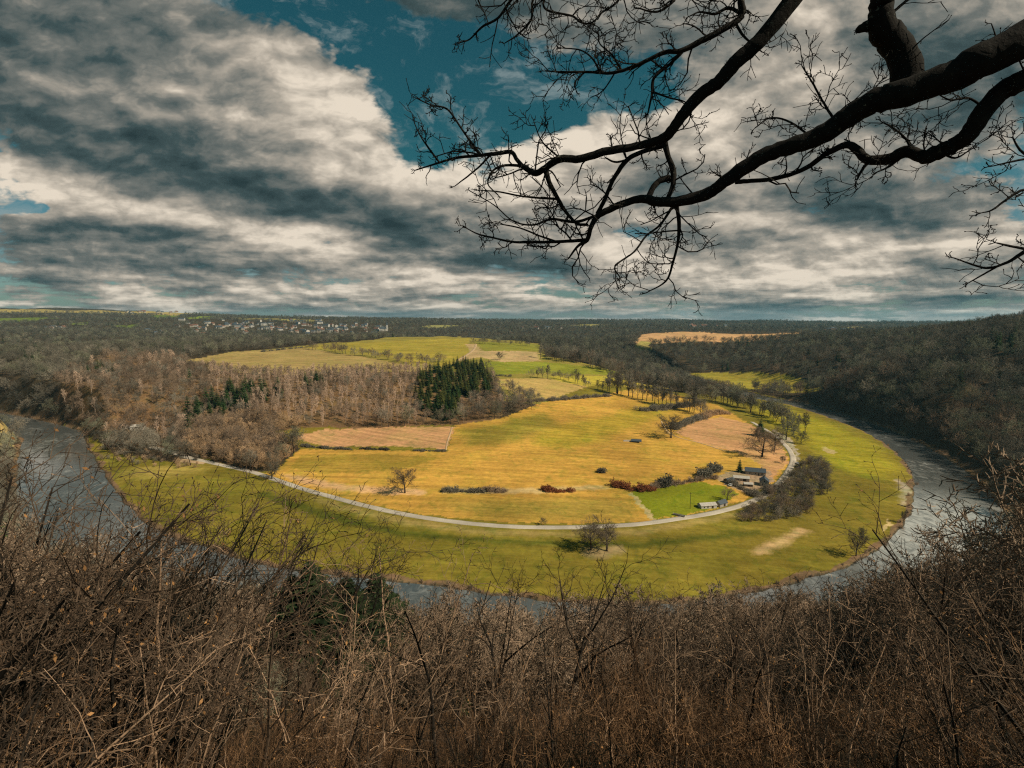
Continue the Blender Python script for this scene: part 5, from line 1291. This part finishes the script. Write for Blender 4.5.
def undergrowth():
    X, Y = [], []
    for r0, r1, area in ((1.9, 4, .30), (4, 9, .55), (9, 22, 1.2), (22, 40, 2.8)):
        x, y = scatter_points(r0, r1, area, (-64, 64)); X.append(x); Y.append(y)
    x, y = np.concatenate(X), np.concatenate(Y); z = gz(x, y); n = len(x)
    r = np.hypot(x, y); u_ = to_px(np.stack([x, y, z], -1))[0]; cap = near_cap(x, y, z, -46 - 60 * sstep(170, 400, np.abs(u_ - 512)) - 45 * sstep(200, 430, 512 - u_)) * rng.uniform(.7, 1.0, n); s = np.minimum(cap, np.interp(r, [2, 4, 10, 30, 75], [.8, 1.4, 2.1, 2.4, 2.4]) * rng.uniform(.6, 1.25, n)) / 2.2
    pat = np.sin(x * .9 + 1.3 * np.sin(y * .5)) + np.sin(y * .8 - x * .35 + 2) + rng.normal(0, .5, n)
    s = s * np.interp(pat, [-1.6, -.4, .6, 1.8], [.35, .8, 1.0, 1.15])
    k = s > .12; x, y, z, s, pat = x[k], y[k], z[k], s[k], pat[k]; n = len(x)
    px = to_px(np.stack([x, y, z], -1))[0]
    lean = -np.clip((px - 512) / 512, -1.2, 1.2) * .5
    gn_scatter('undergrowth', TANG, np.stack([x, y, z], -1), np.stack([rng.normal(-.1, .12, n), lean + rng.normal(0, .15, n), rng.normal(0, .4, n)], -1), s, np.where(rng.uniform(size=n) < .25, rng.integers(0, len(TANG), n), np.where(pat > .5, rng.choice([1, 3, 5], n), rng.choice([0, 2, 4], n))))
    print('undergrowth', n)
undergrowth()

SLOPE_LABELS = {'tan': 'pale tan sapling stem with fine twigs in the thicket below the viewpoint', 'dark': 'dark thin bare sapling in the thicket below the viewpoint', 'brown': 'brown bare sapling in the thicket below the viewpoint'}
def stand(px, top, dist, pair, H, label, group, name='bare_sapling', extra_lean=0.0, hmax=11):
    """a sapling whose foot stands dist metres away on the bearing of px and whose top reaches about top in the photograph"""
    x = (px - 512) / F
    y = dist / math.hypot(1, x); X = x * y; z = float(gz(X, y))
    lo, hi = .5, hmax
    for _ in range(14):
        m = (lo + hi) / 2
        if to_px((X, y, z + m))[1] > top: lo = m
        else: hi = m
    s = lo / H
    lean = -max(-1.2, min(1.2, (px - 512) / 512)) * .42 + extra_lean
    X -= lo * math.sin(lean) * .9
    z = float(gz(X, y))
    t = bpy.data.objects.new(name, None); COL.objects.link(t); t.empty_display_size = .3; t.location = (X, y, z - .05)
    t.rotation_euler = Euler((R.gauss(-.04, .06), lean + R.gauss(0, .06), R.uniform(-.8, .8))); t.scale = (s, s, s); tag(t, label, 'sapling', group)
    link('trunk', pair[0], t); link('crown', pair[1], t); return t
for i in range(238):
    px = R.uniform(-60, 1084); d = R.choice([R.uniform(6, 13), R.uniform(9, 25), R.uniform(14, 40)])
    line = float(np.interp(px, TOPLINE[:, 0], TOPLINE[:, 1] - np.interp(TOPLINE[:, 0], [0, 300], [90, 0]))); top = line + R.choice([R.uniform(-50, 20), R.uniform(0, 90), R.uniform(20, 170)])
    j = R.randrange(len(SAPL)); c = 'dark' if j < 4 else 'tan' if j < 7 else 'brown'
    stand(px, top, d, SAPL[j], 5.0, SLOPE_LABELS[c], 'saplings: %s stems in the near thicket' % c, hmax=R.uniform(3.5, 7.5))
for px, top, d, j, lab in ((556, 512, 20, 0, 'tall forked dark sapling in front of the lower meadow at the centre'), (487, 522, 24, 1, 'forked dark sapling whose top crosses the meadow left of the central one'),
                        (632, 552, 30, 2, 'forked sapling with a dark crown right of the central one'), (742, 560, 22, 1, 'forked dark sapling rising to the right part of the meadow edge'),
                        (905, 548, 22, 0, 'forked dark sapling in front of the bright water at the right'), (968, 500, 14, 2, 'forked dark sapling in front of the shaded right bank'),
                        (330, 505, 16, 2, 'forked sapling against the meadow above the dark evergreens'), (236, 468, 13, 1, 'forked sapling in front of the left end of the meadow'),
                        (150, 430, 11, 0, 'tall forked sapling in front of the left river arm'), (60, 372, 10, 2, 'tallest forked sapling at the left edge of the view'), (855, 585, 26, 1, 'low forked sapling below the dark tree on the river bank')):
    stand(px, top, d, FORK[j], 6.0, lab, None, hmax=12, name='forked_sapling')
for px, top, d, j in ((18, 345, 8, 0), (38, 372, 7, 1), (85, 395, 9, 3), (105, 410, 8, 7), (128, 430, 10, 2), (190, 445, 10, 5), (205, 470, 12, 0), (262, 480, 14, 4), (292, 500, 15, 8), (400, 520, 20, 5), (418, 535, 22, 4), (452, 545, 24, 9),
                    (590, 548, 26, 2), (675, 570, 28, 3), (700, 580, 24, 6), (935, 500, 14, 1), (1000, 420, 10, 0), (1018, 395, 9, 3), (985, 470, 12, 8), (10, 400, 10, 7), (50, 420, 12, 4), (140, 470, 14, 6)):
    c = 'dark' if j < 4 else 'tan' if j < 7 else 'brown'
    stand(px, top, d, SAPL[j], 5.0, SLOPE_LABELS[c], 'saplings: %s stems in the near thicket' % c, hmax=11)
for i in range(38):
    px = R.uniform(-40, 235); stand(px, R.uniform(345, 500) + max(0, px) * .25, R.uniform(7, 14), SAPL[R.choice([0, 1, 2, 3, 0, 1, 7])], 5.0, SLOPE_LABELS['dark'], 'saplings: dark stems in the near thicket', hmax=9, extra_lean=.12)
# evergreens standing out of the slope
for px, top, d, w in ((320, 546, 62, 2.1), (298, 562, 58, 2.1), (345, 556, 64, 2.1), (278, 576, 60, 2.1), (368, 574, 66, 2.1), (336, 580, 52, 2.1), (310, 588, 48, 2.1), (358, 594, 54, 2.1), (290, 600, 50, 2.1), (385, 594, 68, 2.1), (330, 562, 70, 2.1)):
    x = (px - 512) / F; y = d / math.hypot(1, x); X = x * y; z = float(gz(X, y)); h = 8.0
    for m in np.linspace(2, 20, 60):
        if to_px((X, y, z + m))[1] <= top: h = m; break
    s = h / 16
    put_tree(R.choice(SPR_NEAR), 'spruce_tree', (X, y, z), (s * w * 1.2, s * w * 1.2, s), 'dark evergreen in the clump among the bare trees of the near slope', 'tree', 'evergreens on the near slope')
# ------------------------------------------------------------------ sky: a broken deck of spring cloud over deep blue
def px_ab(px, py): return ((px - 512) / F, (384 - py) / F)

def vm(nt, op, a, b=None, s=None):
    n = nt.nodes.new('ShaderNodeVectorMath'); n.operation = op
    for i, v in enumerate((a, b)):
        if v is None: continue
        if isinstance(v, (tuple, list)): n.inputs[i].default_value = v
        elif isinstance(v, (int, float)): n.inputs[i].default_value = (v, v, v)
        else: nt.links.new(v, n.inputs[i])
    if s is not None:
        if isinstance(s, (int, float)): n.inputs['Scale'].default_value = s
        else: nt.links.new(s, n.inputs['Scale'])
    return n.outputs['Value'] if op in ('DOT_PRODUCT', 'LENGTH') else n.outputs['Vector']

def comb(nt, x, y, z=0.0):
    n = nt.nodes.new('ShaderNodeCombineXYZ')
    for i, v in enumerate((x, y, z)):
        if isinstance(v, (int, float)): n.inputs[i].default_value = v
        else: nt.links.new(v, n.inputs[i])
    return n.outputs[0]

def blob(nt, vec, px, py, rx, ry, deg, amp, soft=1.0):
    """a soft ellipse about a bearing: centre and radii in photograph pixels, tilt in degrees"""
    a, b = px_ab(px, py)
    n = nt.nodes.new('ShaderNodeMapping'); n.vector_type = 'TEXTURE'
    n.inputs['Location'].default_value = (a, b, 0); n.inputs['Rotation'].default_value = (0, 0, math.radians(deg)); n.inputs['Scale'].default_value = (rx / F, ry / F, 1)
    nt.links.new(vec, n.inputs['Vector'])
    return maprange(nt, vm(nt, 'LENGTH', n.outputs[0]), 1.0 - 0.999 * soft, 1.0 + .0, amp, 0.0)

def total(nt, L):
    s = L[0]
    for v in L[1:]: s = math_n(nt, 'ADD', s, v)
    return s

def noise2(nt, vec, scale, detail, rough, out='Fac'):
    n = nt.nodes.new('ShaderNodeTexNoise'); n.noise_dimensions = '2D'; n.inputs['Scale'].default_value = scale
    n.inputs['Detail'].default_value = detail; n.inputs['Roughness'].default_value = rough; nt.links.new(vec, n.inputs['Vector']); return n.outputs[out]

def flat(g, d):
    """a direction as a place on the deck overhead and as a bearing"""
    sp = g.nodes.new('ShaderNodeSeparateXYZ'); g.links.new(d, sp.inputs[0])
    zz = math_n(g, 'ADD', math_n(g, 'MAXIMUM', sp.outputs[2], 0.0), 0.13); fy = math_n(g, 'MAXIMUM', sp.outputs[1], 0.12)
    return comb(g, math_n(g, 'DIVIDE', sp.outputs[0], zz), math_n(g, 'DIVIDE', sp.outputs[1], zz)), comb(g, math_n(g, 'DIVIDE', sp.outputs[0], fy), math_n(g, 'MULTIPLY', math_n(g, 'DIVIDE', sp.outputs[2], fy), 1.9))

PUFF_MEAN = 0.155
def cloud_group(o1, o2):
    """how thick the cloud is in a direction, to so many octaves"""
    g = bpy.data.node_groups.new('cloud_density', 'ShaderNodeTree')
    for nm in ('Direction', 'Deck warp', 'Heap warp'): g.interface.new_socket(nm, in_out='INPUT', socket_type='NodeSocketVector')
    g.interface.new_socket('Density', in_out='OUTPUT', socket_type='NodeSocketFloat')
    gi = g.nodes.new('NodeGroupInput'); go = g.nodes.new('NodeGroupOutput')
    q, e = flat(g, gi.outputs[0])
    qw = vm(g, 'ADD', q, gi.outputs[1]); ew = vm(g, 'ADD', e, gi.outputs[2])
    deck = noise2(g, vm(g, 'ADD', qw, (11.3, 4.2, 0)), 0.62, o1, 0.68)
    heap = noise2(g, vm(g, 'ADD', ew, (CLOUD_SEED, 2.2, 0)), 2.9, o2, 0.675)
    def puffs(v, sc, det, ro):
        v_ = g.nodes.new('ShaderNodeTexVoronoi'); v_.voronoi_dimensions = '2D'; v_.feature = 'F1'; v_.normalize = True
        g.links.new(v, v_.inputs['Vector']); v_.inputs['Scale'].default_value = sc; v_.inputs['Detail'].default_value = det; v_.inputs['Roughness'].default_value = ro; v_.inputs['Lacunarity'].default_value = 2.2
        return math_n(g, 'SUBTRACT', 1.0, v_.outputs['Distance'])
    puff = puffs(ew, 4.2, max(o2 - 3, 0), 0.68); puff2 = puffs(qw, 0.95, max(o1 - 4, 0), 0.6)
    dens = math_n(g, 'ADD', math_n(g, 'ADD', math_n(g, 'MULTIPLY', deck, 0.38), math_n(g, 'MULTIPLY', heap, 0.29)), math_n(g, 'ADD', math_n(g, 'MULTIPLY', puff, 0.19), math_n(g, 'MULTIPLY', puff2, 0.19)))
    g.links.new(math_n(g, 'SUBTRACT', dens, PUFF_MEAN), go.inputs[0])
    return g
CLOUD_SEED = 1.7

def build_world():
    w = bpy.data.worlds.new('World'); SC.world = w; w.use_nodes = True
    nt = w.node_tree; nt.nodes.clear()
    out = nt.nodes.new('ShaderNodeOutputWorld'); bg = nt.nodes.new('ShaderNodeBackground')
    sky = nt.nodes.new('ShaderNodeTexSky'); sky.sky_type = 'NISHITA'; sky.sun_disc = False
    sky.sun_elevation = SUN_EL; sky.sun_rotation = SUN_AZ
    d = nt.nodes.new('ShaderNodeTexCoord').outputs['Generated']
    GA, GB, GC = cloud_group(6, 7), cloud_group(4, 5), cloud_group(2, 3)
    q0, e0 = flat(nt, d)
    w1 = vm(nt, 'SCALE', vm(nt, 'SUBTRACT', noise2(nt, q0, .55, 3, .5, 'Color'), .5), None, .45); w2 = vm(nt, 'SCALE', vm(nt, 'SUBTRACT', noise2(nt, e0, 5.0, 4, .6, 'Color'), .5), None, .085)
    def dens(v, G):
        n = nt.nodes.new('ShaderNodeGroup'); n.node_tree = G
        for i, q in enumerate((v, w1, w2)): nt.links.new(q, n.inputs[i])
        return n.outputs[0]
    D0 = dens(d, GA); D0b = dens(d, GC)
    sp = nt.nodes.new('ShaderNodeSeparateXYZ'); nt.links.new(d, sp.inputs[0])
    near = maprange(nt, sp.outputs[2], 0.0, 0.33, 0.22, 1.0, False)
    D1 = dens(vm(nt, 'ADD', d, vm(nt, 'SCALE', (0.017, -0.003, 0.020), None, near)), GB)
    D2 = dens(vm(nt, 'ADD', d, vm(nt, 'SCALE', (0.085, -0.01, 0.075), None, near)), GC)
    # bearings measured from the view axis, warped so that no outline stays smooth
    f = math_n(nt, 'MAXIMUM', vm(nt, 'DOT_PRODUCT', d, (0, CP, -SP)), 0.12)
    ab = comb(nt, math_n(nt, 'DIVIDE', vm(nt, 'DOT_PRODUCT', d, (1, 0, 0)), f), math_n(nt, 'DIVIDE', vm(nt, 'DOT_PRODUCT', d, (0, SP, CP)), f))
    wn = vm(nt, 'SCALE', vm(nt, 'SUBTRACT', noise2(nt, vm(nt, 'MULTIPLY', ab, (1, 1.5, 1)), 3.0, 5, .6, 'Color'), 0.5), None, 0.22)
    abw = vm(nt, 'ADD', ab, vm(nt, 'MULTIPLY', wn, (1.2, .6, 0)))
    B = lambda *a, **k: blob(nt, abw, *a, **k)
    cover_bias = total(nt, [B(150, 110, 330, 160, -22, .30), B(300, 180, 260, 90, -20, .18), B(0, 40, 230, 160, 0, .15), B(250, 60, 130, 90, -30, .12),
                            B(860, 120, 330, 200, 10, .20), B(620, 210, 300, 90, -8, .12), B(620, 6, 220, 60, 0, .14), B(430, 4, 150, 34, 0, .13),
                            B(440, 68, 190, 60, -28, -.145), B(300, 12, 80, 40, -40, -.12), B(505, 115, 90, 36, -25, -.10),
                            B(60, 185, 120, 36, -10, .16), B(120, 248, 190, 46, -8, .20), B(960, 215, 140, 46, 0, .18), B(330, 100, 110, 70, -35, .16), B(470, 262, 230, 40, 0, .15), B(850, 258, 220, 46, 0, .14), B(30, 150, 60, 24, 0, .14), B(6, 216, 46, 11, -5, -.16), B(620, 100, 60, 30, 0, -.06), B(550, 138, 90, 34, 0, .14)])
    sp = nt.nodes.new('ShaderNodeSeparateXYZ'); nt.links.new(d, sp.inputs[0])
    low = maprange(nt, sp.outputs[2], 0.02, 0.20, 0.10, 0.0)
    cd = math_n(nt, 'ADD', math_n(nt, 'ADD', D0, cover_bias), low)
    cover = maprange(nt, cd, 0.48, 0.545, 0.0, 1.0)
    # light on the heaps: falling density towards the sun is a lit flank
    lit = math_n(nt, 'ADD', math_n(nt, 'MULTIPLY', math_n(nt, 'SUBTRACT', D0, D1), 4.1), math_n(nt, 'MULTIPLY', math_n(nt, 'SUBTRACT', D0b, D2), 1.7))
    tone = total(nt, [B(330, 110, 130, 70, -34, .42), B(250, 75, 120, 60, -34, .26), B(390, 160, 70, 50, -40, .06), B(60, 150, 260, 44, -10, -.20), B(250, 190, 240, 40, -12, -.34), B(380, 212, 110, 26, -4, -.20), B(60, 60, 160, 70, -10, -.10),
                      B(280, 242, 300, 26, -12, .24), B(40, 190, 120, 20, -8, .14), B(560, 150, 120, 50, 0, .26), B(480, 170, 110, 60, -20, .20), B(540, 200, 200, 110, 0, .10), B(640, 215, 240, 60, 0, .14), B(760, 95, 130, 70, 20, .24),
                      B(960, 60, 200, 130, 0, -.18), B(930, 200, 190, 66, 10, -.20), B(120, 268, 260, 20, -4, -.16), B(760, 276, 330, 40, 0, .28), B(200, 300, 360, 16, 0, .30), B(600, 8, 190, 40, 0, -.06),
                      B(860, 30, 160, 60, 20, -.10), B(720, 160, 90, 50, 0, .16)])
    wisp = math_n(nt, 'MULTIPLY', math_n(nt, 'SUBTRACT', noise2(nt, vm(nt, 'ADD', vm(nt, 'MULTIPLY', abw, (4, 8, 1)), (5, 0, 0)), 2.2, 5, .64), .5), .55)
    thick = maprange(nt, cd, 0.48, 0.85, -0.10, 0.16, False)
    br = math_n(nt, 'SUBTRACT', total(nt, [lit, tone, math_n(nt, 'MULTIPLY', wisp, maprange(nt, sp.outputs[2], .03, .22, .9, .35))]), thick)
    br = math_n(nt, 'ADD', math_n(nt, 'MULTIPLY', br, 0.88), 0.55)
    col = ramp(nt, br, [(0.0, (0.022, 0.041, 0.045)), (0.25, (0.052, 0.082, 0.085)), (0.5, (0.17, 0.178, 0.162)), (0.75, (0.42, 0.375, 0.31)), (1.0, (0.80, 0.70, 0.57))])
    K = 12.5                                             # the background strength below is 1/12.5
    cl = vm(nt, 'SCALE', col, None, K)
    teal = mix(nt, vm(nt, 'MULTIPLY', sky.outputs[0], (0.14, 0.52, 0.42)), vm(nt, 'MULTIPLY', sky.outputs[0], (0.44, 0.62, 0.62)), maprange(nt, sp.outputs[2], .05, .3, 1, 0))
    veil = maprange(nt, noise2(nt, vm(nt, 'MULTIPLY', abw, (3.0, 4.2, 1)), 2.4, 7, .66), .50, .74, 0.0, .62)
    teal = mix(nt, teal, tuple(v * K for v in (0.30, 0.36, 0.36)), veil)
    c = mix(nt, teal, cl, cover)
    # the far air under the deck
    hz = maprange(nt, sp.outputs[2], -0.005, 0.03, 0.32, 0.0)
    c = mix(nt, c, tuple(v * K for v in (0.40, 0.42, 0.40)), hz)
    nt.links.new(c, bg.inputs['Color']); bg.inputs['Strength'].default_value = 1.0 / K
    nt.links.new(bg.outputs[0], out.inputs['Surface'])
    w.cycles.sampling_method = 'MANUAL'; w.cycles.sample_map_resolution = 256
# ------------------------------------------------------------------ camera, light, sky
cam = bpy.data.cameras.new('camera'); cam.sensor_width = 36; cam.lens = 18; cam.clip_start = 0.1; cam.clip_end = 30000
co = link('camera', cam, loc=(0, 0, CAMZ), rot=(PI / 2 - PITCH, 0, 0)); SC.camera = co

SUN_AZ, SUN_EL = math.radians(114), math.radians(43)      # bearing clockwise from the view direction
sun = bpy.data.lights.new('sun', 'SUN'); sun.energy = 5.0; sun.angle = math.radians(0.5); sun.color = (1.0, 0.87, 0.68)
sd = Vector((math.sin(SUN_AZ) * math.cos(SUN_EL), math.cos(SUN_AZ) * math.cos(SUN_EL), math.sin(SUN_EL)))
so = link('sun', sun, loc=(200, 0, 400)); so.rotation_euler = sd.to_track_quat('Z', 'Y').to_euler()

SC.view_settings.view_transform = 'Standard'; SC.view_settings.look = 'None'; SC.view_settings.gamma = 1.0
SC.view_settings.use_curve_mapping = False; SC.view_settings.exposure = 0.0
SC.cycles.max_bounces = 5; SC.cycles.diffuse_bounces = 2; SC.cycles.glossy_bounces = 2; SC.cycles.transparent_max_bounces = 8
SC.cycles.use_denoising = False; SC.cycles.filter_width = 1.2; SC.cycles.use_adaptive_sampling = True; SC.cycles.adaptive_threshold = 0.01
build_world()

def build_haze():
    m = bpy.data.materials.new('thin_air'); m.use_nodes = True; nt = m.node_tree; nt.nodes.clear()
    o = nt.nodes.new('ShaderNodeOutputMaterial'); v = nt.nodes.new('ShaderNodeVolumePrincipled')
    v.inputs['Color'].default_value = (0.32, 0.72, 0.92, 1); v.inputs['Density'].default_value = HAZE; v.inputs['Anisotropy'].default_value = 0.2
    nt.links.new(v.outputs[0], o.inputs['Volume'])
    x, y0, y1, z0, z1 = 10500, -10500, 10500, float(ZG.min()) - 1, float(ZG.max()) + 30
    V = [(a, b, c) for c in (z0, z1) for a, b in ((-x, y0), (x, y0), (x, y1), (-x, y1))]
    b = link('haze', np_mesh('haze', V, [(3, 2, 1, 0), (4, 5, 6, 7), (0, 1, 5, 4), (1, 2, 6, 5), (2, 3, 7, 6), (3, 0, 4, 7)], [m])); tag(b, kind='stuff')
HAZE = 4.2e-5
build_haze()
